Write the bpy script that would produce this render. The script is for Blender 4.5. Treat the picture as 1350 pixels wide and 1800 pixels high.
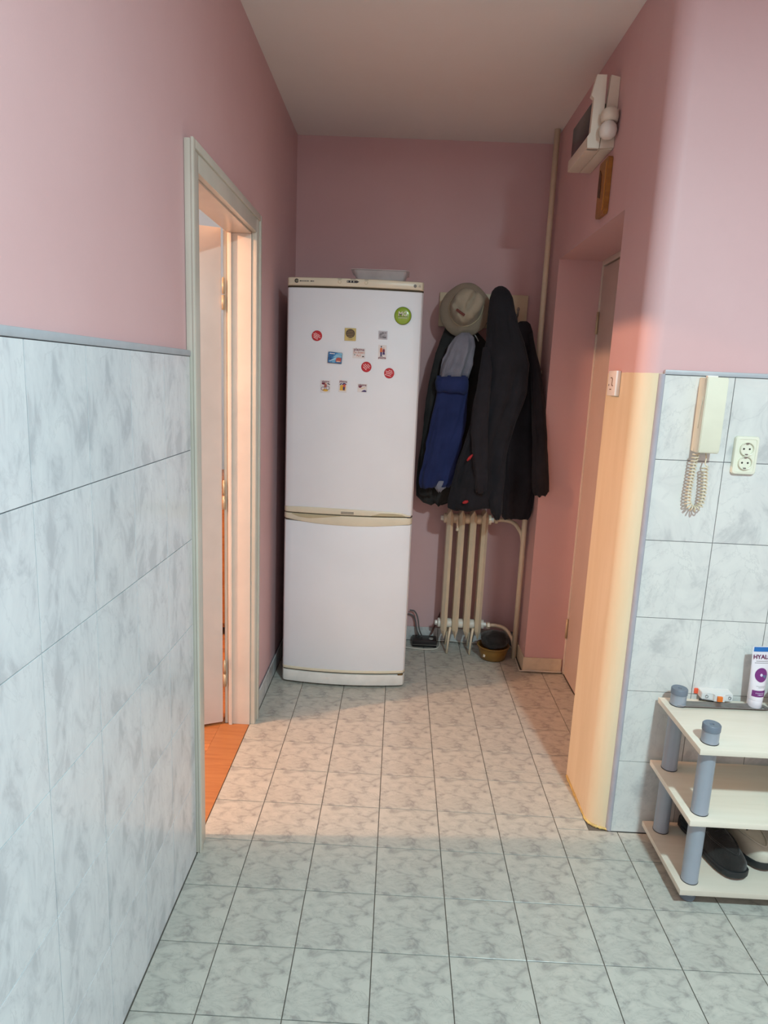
import bpy, bmesh, math, random
from mathutils import Vector, Matrix, noise

# ------------------------------------------------------------------ camera
scene = bpy.context.scene
for o in list(bpy.data.objects):
    bpy.data.objects.remove(o)
COL = scene.collection
CAM = Vector((0.60867, -2.09461, 1.45755))
RT = Vector((0.9987991, 0.0255445, 0.0418067))
UP = Vector((-0.0459614, 0.1930244, 0.9801169))
FW = Vector((-0.0169669, 0.9808614, -0.1939667))
FPX = 1187.26
cam_d = bpy.data.cameras.new('camera')
cam_d.sensor_fit = 'HORIZONTAL'
cam_d.sensor_width = 36.0
cam_d.lens = FPX / 1350 * 36.0
cam_d.clip_start = 0.02
cam = bpy.data.objects.new('camera', cam_d)
COL.objects.link(cam)
cam.matrix_world = Matrix(((RT.x, UP.x, -FW.x, CAM.x), (RT.y, UP.y, -FW.y, CAM.y),
                           (RT.z, UP.z, -FW.z, CAM.z), (0, 0, 0, 1)))
scene.camera = cam

# ------------------------------------------------------------------ light
world = bpy.data.worlds.new('world')
world.use_nodes = True
world.node_tree.nodes['Background'].inputs[0].default_value = (0.6, 0.65, 0.7, 1)
world.node_tree.nodes['Background'].inputs[1].default_value = 0.05
scene.world = world
vs = scene.view_settings
vs.view_transform = 'Standard'
vs.look = 'None'
vs.gamma = 1.0
vs.use_curve_mapping = False
vs.exposure = 0.0
HALL_LAMP = Vector((1.53, -2.06, 2.598))
HALL_POWER = 86.0
HALL_COLOR = (0.65, 0.92, 0.98)
ROOM_LAMP = Vector((-1.65, -0.29, 2.31))
ROOM_POWER = 222.0
ROOM_COLOR = (1.0, 0.50, 0.29)


def P(px, py, axis, value):
    """a photo pixel (1350x1800) carried onto the plane axis=value"""
    r = FW + RT * ((px - 675) / FPX) - UP * ((py - 900) / FPX)
    return CAM + r * ((value - CAM[axis]) / r[axis])


# ------------------------------------------------------------------ materials
def s2l(c):
    return tuple((x / 255 / 12.92) if x / 255 <= 0.04045 else ((x / 255 + 0.055) / 1.055) ** 2.4 for x in c)


def rgb(*c):
    return (*s2l(c), 1.0)


class NT:
    def __init__(self, name):
        self.m = bpy.data.materials.new(name)
        self.m.use_nodes = True
        self.t = self.m.node_tree
        self.b = self.t.nodes['Principled BSDF']

    def n(self, kind, **kw):
        nd = self.t.nodes.new(kind)
        for k, v in kw.items():
            setattr(nd, k, v)
        return nd

    def l(self, a, b):
        self.t.links.new(a, b)

    def coords(self, kind='Object', scale=(1, 1, 1), rot=(0, 0, 0), loc=(0, 0, 0)):
        tc = self.n('ShaderNodeTexCoord')
        mp = self.n('ShaderNodeMapping')
        mp.inputs['Scale'].default_value = scale
        mp.inputs['Rotation'].default_value = rot
        mp.inputs['Location'].default_value = loc
        self.l(tc.outputs[kind], mp.inputs[0])
        return mp.outputs[0]

    def noise(self, vec, scale, detail=4, rough=0.55, dist=0.0):
        nd = self.n('ShaderNodeTexNoise')
        nd.inputs['Scale'].default_value = scale
        nd.inputs['Detail'].default_value = detail
        nd.inputs['Roughness'].default_value = rough
        nd.inputs['Distortion'].default_value = dist
        if vec is not None:
            self.l(vec, nd.inputs['Vector'])
        return nd.outputs['Fac']

    def ramp(self, fac, stops):
        nd = self.n('ShaderNodeValToRGB')
        e = nd.color_ramp.elements
        while len(e) < len(stops):
            e.new(0.5)
        for el, (p, c) in zip(e, stops):
            el.position = p
            el.color = c
        self.l(fac, nd.inputs[0])
        return nd.outputs[0]

    def mix(self, fac, a, b, mode='MIX'):
        nd = self.n('ShaderNodeMix', data_type='RGBA', blend_type=mode)
        for sock, v in ((nd.inputs[0], fac), (nd.inputs[6], a), (nd.inputs[7], b)):
            if hasattr(v, 'is_linked'):
                self.l(v, sock)
            else:
                sock.default_value = v
        return nd.outputs[2]

    def bump(self, h, strength, dist=0.002):
        nd = self.n('ShaderNodeBump')
        nd.inputs['Strength'].default_value = strength
        nd.inputs['Distance'].default_value = dist
        self.l(h, nd.inputs['Height'])
        self.l(nd.outputs[0], self.b.inputs['Normal'])


MATS = {}


def plain(name, col, rough=0.5, metal=0.0, var=0.04, scale=20, bump=0.0, coat=0.0, spec=0.5):
    """one colour with a faint procedural unevenness"""
    if name in MATS:
        return MATS[name]
    t = NT(name)
    c = rgb(*col)
    v = t.coords()
    f = t.noise(v, scale, 3)
    dark = tuple(x * (1 - var * 2) for x in c[:3]) + (1,)
    lite = tuple(min(1, x * (1 + var)) for x in c[:3]) + (1,)
    t.l(t.ramp(f, [(0.3, dark), (0.7, lite)]), t.b.inputs['Base Color'])
    t.b.inputs['Roughness'].default_value = rough
    t.b.inputs['Metallic'].default_value = metal
    t.b.inputs['Specular IOR Level'].default_value = spec
    t.b.inputs['Coat Weight'].default_value = coat
    if bump:
        t.bump(t.noise(v, scale * 6, 4), bump)
    MATS[name] = t.m
    return t.m


def paint(name, col, col2, bump=0.25):
    t = NT(name)
    v = t.coords('Object')
    f = t.noise(v, 2.2, 5, 0.6)
    t.l(t.ramp(f, [(0.3, rgb(*col)), (0.75, rgb(*col2))]), t.b.inputs['Base Color'])
    t.b.inputs['Roughness'].default_value = 0.55
    t.b.inputs['Specular IOR Level'].default_value = 0.3
    t.bump(t.noise(v, 130, 4, 0.6), bump, 0.0012)
    return t.m


PINK = paint('pink_paint', (210, 172, 172), (215, 179, 179))
PINK_R = NT('pink_over_cream_paint')
if True:                                     # pink paint above dado height, cream paint below
    t = PINK_R
    v = t.coords('Object')
    sep = t.n('ShaderNodeSeparateXYZ')
    t.l(v, sep.inputs[0])
    wob = t.noise(v, 14, 3)
    ma = t.n('ShaderNodeMath', operation='MULTIPLY_ADD')
    t.l(wob, ma.inputs[0])
    ma.inputs[1].default_value = 0.006
    t.l(sep.outputs[2], ma.inputs[2])
    gt = t.n('ShaderNodeMath', operation='GREATER_THAN')
    t.l(ma.outputs[0], gt.inputs[0])
    gt.inputs[1].default_value = 1.5095
    f = t.noise(v, 2.2, 5, 0.6)
    pk = t.ramp(f, [(0.3, rgb(210, 172, 172)), (0.75, rgb(215, 179, 179))])
    st = t.noise(t.coords('Object', (9, 9, 1.2)), 1.6, 4)
    cr = t.ramp(st, [(0.35, rgb(219, 203, 170)), (0.7, rgb(228, 214, 184))])
    t.l(t.mix(gt.outputs[0], cr, pk), t.b.inputs['Base Color'])
    t.b.inputs['Roughness'].default_value = 0.5
    t.b.inputs['Specular IOR Level'].default_value = 0.35
    t.bump(t.noise(v, 110, 4, 0.6), 0.25, 0.0012)
PINK_R = PINK_R.m
CEIL = paint('ceiling_paint', (238, 232, 226), (243, 237, 231), 0.15)
BLUE = paint('pale_blue_paint', (146, 184, 216), (150, 188, 220), 0.15)


def marble(name, base, mid, dark, sc, stretch, rot, rough, rnd):
    t = NT(name)
    tc = t.n('ShaderNodeTexCoord')
    mp = t.n('ShaderNodeMapping')
    mp.inputs['Scale'].default_value = stretch
    mp.inputs['Rotation'].default_value = rot
    t.l(tc.outputs['Object'], mp.inputs[0])
    if rnd:
        oi = t.n('ShaderNodeObjectInfo')
        mu = t.n('ShaderNodeMath', operation='MULTIPLY')
        mu.inputs[1].default_value = rnd
        t.l(oi.outputs['Random'], mu.inputs[0])
        fl = t.n('ShaderNodeMath', operation='FLOOR')
        t.l(mu.outputs[0], fl.inputs[0])
        m2 = t.n('ShaderNodeMath', operation='MULTIPLY')
        m2.inputs[1].default_value = 3.7
        t.l(fl.outputs[0], m2.inputs[0])
        cb = t.n('ShaderNodeCombineXYZ')
        t.l(m2.outputs[0], cb.inputs[0])
        t.l(m2.outputs[0], cb.inputs[1])
        t.l(cb.outputs[0], mp.inputs['Location'])
    v = mp.outputs[0]
    cloud = t.noise(v, sc, 7, 0.62, 0.6)
    c1 = t.ramp(cloud, [(0.36, dark), (0.47, mid), (0.60, base)])
    vein = t.noise(v, sc * 0.55, 5, 0.6, 1.6)
    ab = t.n('ShaderNodeMath', operation='SUBTRACT')
    t.l(vein, ab.inputs[0])
    ab.inputs[1].default_value = 0.5
    ab2 = t.n('ShaderNodeMath', operation='ABSOLUTE')
    t.l(ab.outputs[0], ab2.inputs[0])
    vm = t.ramp(ab2.outputs[0], [(0.0, (0.75, 0.75, 0.75, 1)), (0.018, (0, 0, 0, 1))])
    mask = t.noise(v, sc * 0.4, 2)
    mk = t.n('ShaderNodeMath', operation='MULTIPLY')
    t.l(vm, mk.inputs[0])
    t.l(mask, mk.inputs[1])
    t.l(t.mix(mk.outputs[0], c1, dark), t.b.inputs['Base Color'])
    t.b.inputs['Roughness'].default_value = rough
    t.b.inputs['IOR'].default_value = 1.5
    return t.m


FLOORTILE = marble('floor_tile_glaze', rgb(190, 189, 179), rgb(180, 179, 170), rgb(152, 151, 145), 15, (1.0, 1.5, 1), (0, 0, 0.5), 0.27, 0)
WALLTILE = marble('wall_tile_glaze', rgb(221, 221, 216), rgb(214, 214, 210), rgb(192, 193, 191), 9, (1, 1.7, 0.8), (0.6, 0.6, 0.0), 0.13, 5)
WALLTILE_L = marble('wall_tile_glaze_streaked', rgb(219, 223, 225), rgb(211, 215, 218), rgb(191, 195, 199), 10, (1, 1.6, 0.85), (-0.6, 0, 0), 0.13, 5)
GROUT_F = plain('floor_grout', (104, 98, 90), 0.9, scale=60)
GROUT_W = plain('wall_grout', (112, 115, 118), 0.9, scale=60)
TRIMGREY = plain('grey_trim_plastic', (176, 182, 188), 0.4)
TRIMVERT = plain('grey_edge_trim_plastic', (163, 167, 178), 0.4)
WHITEGLOSS = plain('white_gloss_paint', (226, 214, 200), 0.3, scale=6, bump=0.08)
CASING = plain('casing_gloss_paint', (208, 204, 190), 0.27, scale=6, bump=0.12)
DOORWHITE = plain('door_gloss_paint', (220, 208, 198), 0.35, scale=5, bump=0.06)
SKIRT = marble('skirting_tile_glaze', rgb(206, 207, 206), rgb(198, 198, 197), rgb(178, 178, 178), 13, (1, 1, 1), (0, 0, 0), 0.2, 4)
SKIRT_C = plain('cream_skirting', (216, 203, 180), 0.35, scale=18, var=0.06)


def wood(name, a, b, rot, rough=0.35, sc=1.0):
    t = NT(name)
    tc = t.n('ShaderNodeTexCoord')
    oi = t.n('ShaderNodeObjectInfo')
    mp = t.n('ShaderNodeMapping')
    mp.inputs['Scale'].default_value = (3 * sc, 40 * sc, 40 * sc)
    mp.inputs['Rotation'].default_value = rot
    t.l(tc.outputs['Object'], mp.inputs[0])
    f = t.noise(mp.outputs[0], 1.5, 5, 0.6, 0.5)
    c = t.ramp(f, [(0.3, rgb(*a)), (0.7, rgb(*b))])
    hs = t.n('ShaderNodeHueSaturation')
    mr = t.n('ShaderNodeMapRange')
    mr.inputs[3].default_value = 0.8
    mr.inputs[4].default_value = 1.15
    t.l(oi.outputs['Random'], mr.inputs[0])
    t.l(mr.outputs[0], hs.inputs['Value'])
    t.l(c, hs.inputs['Color'])
    t.l(hs.outputs[0], t.b.inputs['Base Color'])
    t.b.inputs['Roughness'].default_value = rough
    return t.m


PARQUET = wood('oak_parquet', (176, 110, 62), (198, 134, 80), (0, 0, 0))
PALEWOOD = wood('pale_maple_laminate', (222, 212, 194), (230, 221, 205), (0, 0, 0), 0.4, 0.5)
BROWNWOOD = wood('brown_varnished_wood', (150, 96, 50), (178, 120, 66), (0, 1.57, 0), 0.3)
OCHREWOOD = wood('ochre_wood', (150, 96, 38), (176, 118, 48), (0, 1.57, 0), 0.35)

# ------------------------------------------------------------------ mesh helpers


def mesh_obj(name, bm, mat, parent=None, smooth=False, loc=None, rot=None, weld=False):
    me = bpy.data.meshes.new(name)
    bmesh.ops.recalc_face_normals(bm, faces=bm.faces)
    bm.to_mesh(me)
    bm.free()
    for m in (mat if isinstance(mat, (list, tuple)) else [mat]):
        me.materials.append(m)
    if smooth:
        for p in me.polygons:
            p.use_smooth = True
        if smooth is not True:
            me.set_sharp_from_angle(angle=smooth)
    o = bpy.data.objects.new(name, me)
    COL.objects.link(o)
    if loc is not None:
        o.location = loc
    if rot is not None:
        o.rotation_euler = rot
    if parent is not None:
        o.parent = parent
    return o


def data_obj(name, me, parent=None, loc=(0, 0, 0)):
    o = bpy.data.objects.new(name, me)
    COL.objects.link(o)
    o.location = loc
    if parent is not None:
        o.parent = parent
    return o


def empty(name, loc=(0, 0, 0), rz=0.0):
    o = bpy.data.objects.new(name, None)
    COL.objects.link(o)
    o.empty_display_size = 0.05
    o.location = loc
    o.rotation_euler = (0, 0, rz)
    return o


def tag(o, label=None, cat=None, group=None, kind=None):
    if label:
        o['label'] = label
    if cat:
        o['category'] = cat
    if group:
        o['group'] = group
    if kind:
        o['kind'] = kind
    return o


def box(bm, a, b, bev=0.0, mat=0, seg=2):
    """axis-aligned box from corner a to corner b"""
    c = [(a[i] + b[i]) / 2 for i in range(3)]
    s = [abs(b[i] - a[i]) for i in range(3)]
    r = bmesh.ops.create_cube(bm, size=1.0)
    vs_ = r['verts']
    bmesh.ops.scale(bm, vec=s, verts=vs_)
    bmesh.ops.translate(bm, vec=c, verts=vs_)
    es = list({e for v in vs_ for e in v.link_edges})
    fs = {f for v in vs_ for f in v.link_faces}
    if bev:
        g = bmesh.ops.bevel(bm, geom=es, offset=bev, segments=seg, affect='EDGES', profile=0.6)
        fs = set(g['faces']) | {f for f in fs if f.is_valid}
    for f in fs:
        if f.is_valid:
            f.material_index = mat
    return bm


def BM():
    return bmesh.new()


def bx(name, a, b, mat, parent=None, bev=0.0, seg=2, origin=None):
    bm = BM()
    if origin is None:
        return mesh_obj(name, box(bm, a, b, bev, seg=seg), mat, parent, smooth=math.radians(35) if bev else False)
    o = Vector(origin)
    return mesh_obj(name, box(bm, Vector(a) - o, Vector(b) - o, bev, seg=seg), mat, parent,
                    smooth=math.radians(35) if bev else False, loc=o)


def tube(bm, pts, rad, sides=10, closed=False, cap=True, mat=0):
    pts = [Vector(p) for p in pts]
    n = len(pts)
    rads = rad if isinstance(rad, (list, tuple)) else [rad] * n
    rings = []
    prev = None
    for i, p in enumerate(pts):
        if closed:
            t = (pts[(i + 1) % n] - pts[i - 1]).normalized()
        else:
            t = (pts[min(i + 1, n - 1)] - pts[max(i - 1, 0)]).normalized()
        if prev is None:
            a = Vector((0, 0, 1)) if abs(t.z) < 0.9 else Vector((1, 0, 0))
            u = t.cross(a).normalized()
        else:
            u = (prev - t * prev.dot(t)).normalized()
        prev = u
        w = t.cross(u)
        rings.append([bm.verts.new(p + (u * math.cos(k * 2 * math.pi / sides) + w * math.sin(k * 2 * math.pi / sides)) * rads[i])
                      for k in range(sides)])
    m = n if closed else n - 1
    for i in range(m):
        a, b = rings[i], rings[(i + 1) % n]
        for k in range(sides):
            f = bm.faces.new((a[k], a[(k + 1) % sides], b[(k + 1) % sides], b[k]))
            f.material_index = mat
    if cap and not closed:
        bm.faces.new(rings[0][::-1]).material_index = mat
        bm.faces.new(rings[-1]).material_index = mat
    return bm


def lathe(bm, prof, center=(0, 0, 0), axis='Z', n=24, mat=0, cap0=False, cap1=False):
    """profile of (radius, height) turned about an axis"""
    c = Vector(center)
    rings = []
    for r, h in prof:
        ring = []
        for k in range(n):
            a = 2 * math.pi * k / n
            if axis == 'Z':
                v = Vector((r * math.cos(a), r * math.sin(a), h))
            elif axis == 'Y':
                v = Vector((r * math.cos(a), h, r * math.sin(a)))
            else:
                v = Vector((h, r * math.cos(a), r * math.sin(a)))
            ring.append(bm.verts.new(c + v))
        rings.append(ring)
    for i in range(len(rings) - 1):
        for k in range(n):
            f = bm.faces.new((rings[i][k], rings[i][(k + 1) % n], rings[i + 1][(k + 1) % n], rings[i + 1][k]))
            f.material_index = mat
    if cap0:
        bm.faces.new(rings[0][::-1]).material_index = mat
    if cap1:
        bm.faces.new(rings[-1]).material_index = mat
    return bm


def prism(bm, poly, axis, lo, hi, mat=0):
    """2-D polygon extruded along an axis; poly holds the two other coordinates in xyz order"""
    def mk(p, h):
        if axis == 2:
            return (p[0], p[1], h)
        if axis == 1:
            return (p[0], h, p[1])
        return (h, p[0], p[1])
    a = [bm.verts.new(mk(p, lo)) for p in poly]
    b = [bm.verts.new(mk(p, hi)) for p in poly]
    n = len(poly)
    fs = [bm.faces.new(a[::-1]), bm.faces.new(b)]
    for i in range(n):
        fs.append(bm.faces.new((a[i], a[(i + 1) % n], b[(i + 1) % n], b[i])))
    for f in fs:
        f.material_index = mat
    return bm


def loft(bm, rings, cap0=True, cap1=True, mat=0):
    vr = [[bm.verts.new(p) for p in r] for r in rings]
    n = len(vr[0])
    for i in range(len(vr) - 1):
        for k in range(n):
            f = bm.faces.new((vr[i][k], vr[i][(k + 1) % n], vr[i + 1][(k + 1) % n], vr[i + 1][k]))
            f.material_index = mat
    if cap0:
        bm.faces.new(vr[0][::-1]).material_index = mat
    if cap1:
        bm.faces.new(vr[-1]).material_index = mat
    return bm


def smooth_path(pts, n=6):
    pts = [Vector(p) for p in pts]
    out = []
    for i in range(len(pts) - 1):
        p0 = pts[max(i - 1, 0)]
        p1, p2 = pts[i], pts[i + 1]
        p3 = pts[min(i + 2, len(pts) - 1)]
        for k in range(n):
            t = k / n
            out.append(0.5 * ((2 * p1) + (p2 - p0) * t + (2 * p0 - 5 * p1 + 4 * p2 - p3) * t * t + (3 * p1 - p0 - 3 * p2 + p3) * t ** 3))
    out.append(pts[-1])
    return out


def tile_mesh(name, dx, dy, dz, face, mat, inset=0.0012):
    """thin bevelled slab; face = outward axis (+z for floors, +x / -y for walls); origin at its nominal corner.
    dx,dy,dz are (lo, hi) pairs, the outward side is the raised, slightly inset one."""
    bm = BM()
    ax, sg = face
    lo = [dx[0], dy[0], dz[0]]
    hi = [dx[1], dy[1], dz[1]]
    back = lo[ax] if sg > 0 else hi[ax]
    front = hi[ax] if sg > 0 else lo[ax]
    mid = front - sg * inset * 0.8
    oth = [i for i in range(3) if i != ax]

    def ring(h, ins):
        out = []
        for u, w in ((0, 0), (1, 0), (1, 1), (0, 1)):
            p = [0, 0, 0]
            p[ax] = h
            p[oth[0]] = (hi[oth[0]] - ins) if u else (lo[oth[0]] + ins)
            p[oth[1]] = (hi[oth[1]] - ins) if w else (lo[oth[1]] + ins)
            out.append(p)
        return out
    loft(bm, [ring(back, 0), ring(mid, 0), ring(front, inset)])
    bmesh.ops.recalc_face_normals(bm, faces=bm.faces)
    me = bpy.data.meshes.new(name)
    bm.to_mesh(me)
    bm.free()
    me.materials.append(mat)
    return me


def text(s, size, mat, parent, loc, rot=(math.pi / 2, 0, 0), name='lettering', extrude=0.0004, align='CENTER', sx=1.0, bold=0.0):
    cu = bpy.data.curves.new(name, 'FONT')
    cu.body = s
    cu.size = size
    cu.extrude = extrude
    cu.offset = bold
    cu.align_x = align
    cu.align_y = 'CENTER'
    cu.resolution_u = 2
    tmp = bpy.data.objects.new(name, cu)
    COL.objects.link(tmp)
    bpy.context.view_layer.update()
    me = bpy.data.meshes.new_from_object(tmp.evaluated_get(bpy.context.evaluated_depsgraph_get()))
    bpy.data.objects.remove(tmp)
    for v in me.vertices:
        v.co.x *= sx
    me.materials.clear()
    me.materials.append(mat)
    o = bpy.data.objects.new(name, me)
    COL.objects.link(o)
    o.location = loc
    o.rotation_euler = rot
    o.parent = parent
    return o


# ------------------------------------------------------------------ the setting
XL, XR, YB, ZC = 0.035, 1.308, 1.56, 2.63           # corridor planes: left, right, back, ceiling
YF, XE, YN = -0.05, 2.9, -3.2                        # hall: front-facing wall, far right, behind the camera
DOOR0, DOOR1, DOORZ = -0.20, 0.515, 1.957            # left doorway opening
REC0, REC1, RECX, RECZ = 0.265, 1.20, 1.51, 2.028    # recess of the entrance door
XP = -0.055                                          # far face of the left partition
S_ = lambda o: tag(o, kind='structure')

# floor: grout bed, tile by tile on top
bm = BM()
box(bm, (XP, -1.6, -0.10), (1.75, YB, -0.003), mat=0)
box(bm, (1.75, -1.6, -0.10), (XE, 0.1, -0.003), mat=0)
box(bm, (XP, YN, -0.10), (XE, -1.6, 0.0), mat=1)
floor = S_(mesh_obj('floor', bm, [GROUT_F, FLOORTILE]))
G = 0.0013
tile_cache = {}


def floor_tile(x0, y0, a, b, c, d):
    """nominal corner (x0,y0); kept part a..b by c..d in local metres"""
    key = (round(a, 4), round(b, 4), round(c, 4), round(d, 4))
    if key not in tile_cache:
        tile_cache[key] = tile_mesh('floor_tile', (a + G, b - G), (c + G, d - G), (-0.003, 0.0), (2, 1), FLOORTILE, 0.0004)
    data_obj('floor_tile', tile_cache[key], floor, (x0, y0, 0))


def clip_tile(x0, y0, lx, hx, ly, hy, w=0.2, h=0.2):
    a, b = max(0, lx - x0), min(w, hx - x0)
    c, d = max(0, ly - y0), min(h, hy - y0)
    if b - a > 0.006 and d - c > 0.006:
        floor_tile(x0, y0, a, b, c, d)


for j in range(-8, 0):                                # hall in front of the corridor
    for i in range(0, 13):
        y0 = j * 0.2
        lim = 0.0 if i < 6 else YF - 0.0115
        if i == 6 and j == -1:
            clip_tile(i * .2, y0, 0.047, 1.4, -9, 0.0 - 0.06)
            clip_tile(i * .2, y0, 0.047, 1.306, -0.06, 0.0)
        else:
            clip_tile(i * .2, y0, 0.047 if y0 < DOOR0 - .1 else 0.033, 2.6, -9, lim)
for j in range(0, 8):                                 # corridor
    for i in range(0, 5):
        clip_tile(i * .2, j * .2, 0.033 if j < 3 else 0.047, 9, 0, YB - 0.012)
rows = [(.0, .2), (.2, .2), (.4, .2), (.6, .2), (.8, .2), (1.0, .072), (1.072, .2), (1.272, .2), (1.472, .2)]
for y0, h in rows:                                    # the columns that run into the door recess
    for i in (5, 6, 7):
        x0 = i * .2
        for ly, hy, hx in ((0, REC0, 1.306), (REC0, REC1 - 0.012, RECX), (REC1 - 0.012, YB - 0.012, 1.296)):
            clip_tile(x0, y0, 0, hx, ly, hy, .2, h)

# ceiling
S_(bx('ceiling', (XP, YN, ZC), (XE, YB + 0.12, ZC + 0.1), CEIL))

# left wall with the doorway
bm = BM()
box(bm, (XP + .03, YN, 0), (XL, DOOR0 - .02, ZC))
box(bm, (XP + .03, DOOR1 + .02, 0), (XL, YB, ZC))
box(bm, (XP + .03, DOOR0 - .02, DOORZ + .02), (XL, DOOR1 + .02, ZC))
wall_left = S_(mesh_obj('wall_left', bm, PINK))
wall_back = S_(bx('wall_back', (XP, YB, 0), (1.75, YB + .12, ZC), PINK))
S_(bx('wall_behind_camera', (XP, YN - .12, 0), (XE, YN, ZC), PINK))
S_(bx('wall_far_right', (XE, YN - .12, 0), (XE + .12, 0.1, ZC), PINK))

# right wall: column beside the radiator, lintel, rounded pillar and the wall facing the hall
bm = BM()
box(bm, (XR, REC1, 0), (1.75, YB, ZC), mat=0)
box(bm, (XR, REC0, RECZ), (1.75, REC1, ZC), mat=0)
R = 0.062
arc = [(XR + R - R * math.cos(a), YF + R - R * math.sin(a)) for a in [k * math.pi / 2 / 12 for k in range(13)]]
poly = [(XR, REC0)] + arc + [(XE, YF), (XE, 0.1), (1.75, 0.1), (1.75, REC0)]
prism(bm, poly[::-1], 2, 0, ZC, mat=1)
wall_right = S_(mesh_obj('wall_right', bm, [PINK, PINK_R], smooth=math.radians(20)))
CAULK = plain('yellowed_caulk', (214, 190, 120), 0.6, var=0.15, scale=40)
random.seed(4)
bm = BM()
cp = [(XR - .001, REC0 - .01 - k * (REC0 - .03) / 8, 0.003) for k in range(9)] + [(x - .002, y - .002, .003) for x, y in arc[2:]]
tube(bm, smooth_path([(x + random.uniform(-.001, .002), y, z) for x, y, z in cp], 3), [random.uniform(.003, .0065) for k in range(len(cp) * 3 - 2)], 6)
mesh_obj('caulk_bead', bm, CAULK, wall_right, True)

# tiled dado, left
zrow = [1.4932 - .2483 * k for k in range(7)]
zrow[-1] = 0.002
bx('tile_bed', (XL, -2.08, 0), (0.0435, -0.277, 1.4932), GROUT_W, wall_left)
GW = 0.0010
wl_mesh = [tile_mesh('wall_tile', (0, .0026), (GW, .2002 - GW), (GW, zrow[k] - zrow[k + 1] - GW), (0, 1), WALLTILE_L, 0.0003) for k in range(6)]
for c in range(9):
    y0 = -0.277 - .2002 * (c + 1)
    for k in range(6):
        data_obj('wall_tile', wl_mesh[k], wall_left, (0.0435, y0, zrow[k + 1]))
# tiled dado, right
zr = [1.5025 - .2483 * k for k in range(7)]
zr[-1] = 0.002
XT = 1.377
bx('tile_bed', (XT, YF - .009, 0), (2.58, YF, 1.5025), GROUT_W, wall_right)
wcache = {}
x0 = XT
for c in range(6):
    w = .204 if c == 0 else .2
    for k in range(6):
        key = (w, k)
        if key not in wcache:
            wcache[key] = tile_mesh('wall_tile', (GW, w - GW), (-.0026, 0), (GW, zr[k] - zr[k + 1] - GW), (1, -1), WALLTILE, 0.0003)
        data_obj('wall_tile', wcache[key], wall_right, (x0, YF - .009, zr[k + 1]))
    x0 += w

# trims
S_(bx('trim_1', (XL, -2.08, 1.4935), (0.0495, -0.272, 1.509), TRIMGREY, bev=0.004))
S_(bx('trim_2', (XT - .002, YF - .0145, 1.503), (2.58, YF, 1.517), TRIMGREY, bev=0.004))
bm = BM()
q = [(XT, YF)] + [(XT - .014 * math.sin(a), YF - .013 * math.cos(a)) for a in [k * math.pi / 2 / 6 for k in range(7)]]
prism(bm, q, 2, 0.002, 1.505)
S_(mesh_obj('trim_3', bm, TRIMVERT, smooth=math.radians(40)))

# skirting tiles
bl = S_(bx('baseboard_left', (XL, DOOR1 + .067, 0.001), (XL + .006, YB, .076), GROUT_W))
me = tile_mesh('skirting_tile', (0, .005), (G, .2 - G), (0, .08), (0, 1), SKIRT)
for k in range(5):
    y0 = .6 + .2 * k
    if k == 4:
        me = tile_mesh('skirting_tile', (0, .005), (G, YB - 1.4 - .012), (0, .08), (0, 1), SKIRT)
    data_obj('skirting_tile', me, bl, (XL + .006, y0, 0.0012))
bb = S_(bx('baseboard_back', (.05, YB - .006, 0.001), (XR - .002, YB, .076), GROUT_W))
me = tile_mesh('skirting_tile', (G, .2 - G), (-.005, 0), (0, .08), (1, -1), SKIRT)
for k in range(6):
    data_obj('skirting_tile', me, bb, (.08 + .2 * k, YB - .006, 0.0012))
br = S_(bx('baseboard_right', (XR - .005, REC1 - .005, 0.001), (1.5, REC1 + .001, .074), SKIRT_C))
me = tile_mesh('skirting_tile', (G, .2 - G), (-.006, 0), (0, .078), (1, -1), SKIRT_C)
data_obj('skirting_tile', me, br, (XR - .009, REC1 - .005, .0012))
me = tile_mesh('skirting_tile', (-.006, 0), (G, .17 - G), (0, .078), (0, -1), SKIRT_C)
for k in range(2):
    data_obj('skirting_tile', me, br, (XR - .001, REC1 - .003 + .172 * k, .0012))

# doorway on the left: frame, casings, open leaf
d1 = tag(empty('door_1', (XP, DOOR1, 0)), kind='structure')
off = Vector((XP, DOOR1, 0))


def part(name, a, b, mat, parent, bev=0.003):
    return bx(name, Vector(a) - off, Vector(b) - off, mat, parent, bev)


part('jamb', (XP, DOOR1, 0), (XL, DOOR1 + .02, DOORZ), WHITEGLOSS, d1, .002)
part('jamb', (XP, DOOR0 - .02, 0), (XL, DOOR0, DOORZ), WHITEGLOSS, d1, .002)
part('head_jamb', (XP, DOOR0 - .02, DOORZ), (XL, DOOR1 + .02, DOORZ + .02), WHITEGLOSS, d1, .002)
part('door_stop', (XP + .004, DOOR1 - .011, 0), (XP + .018, DOOR1, DOORZ), WHITEGLOSS, d1, .002)
part('door_stop', (XP + .004, DOOR0, 0), (XP + .018, DOOR0 + .011, DOORZ), WHITEGLOSS, d1, .002)


def casing(name, y0, y1, z0, z1):
    part(name, (XL, y0, z0), (XL + .02, y1, z1), CASING, d1, .005)


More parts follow.
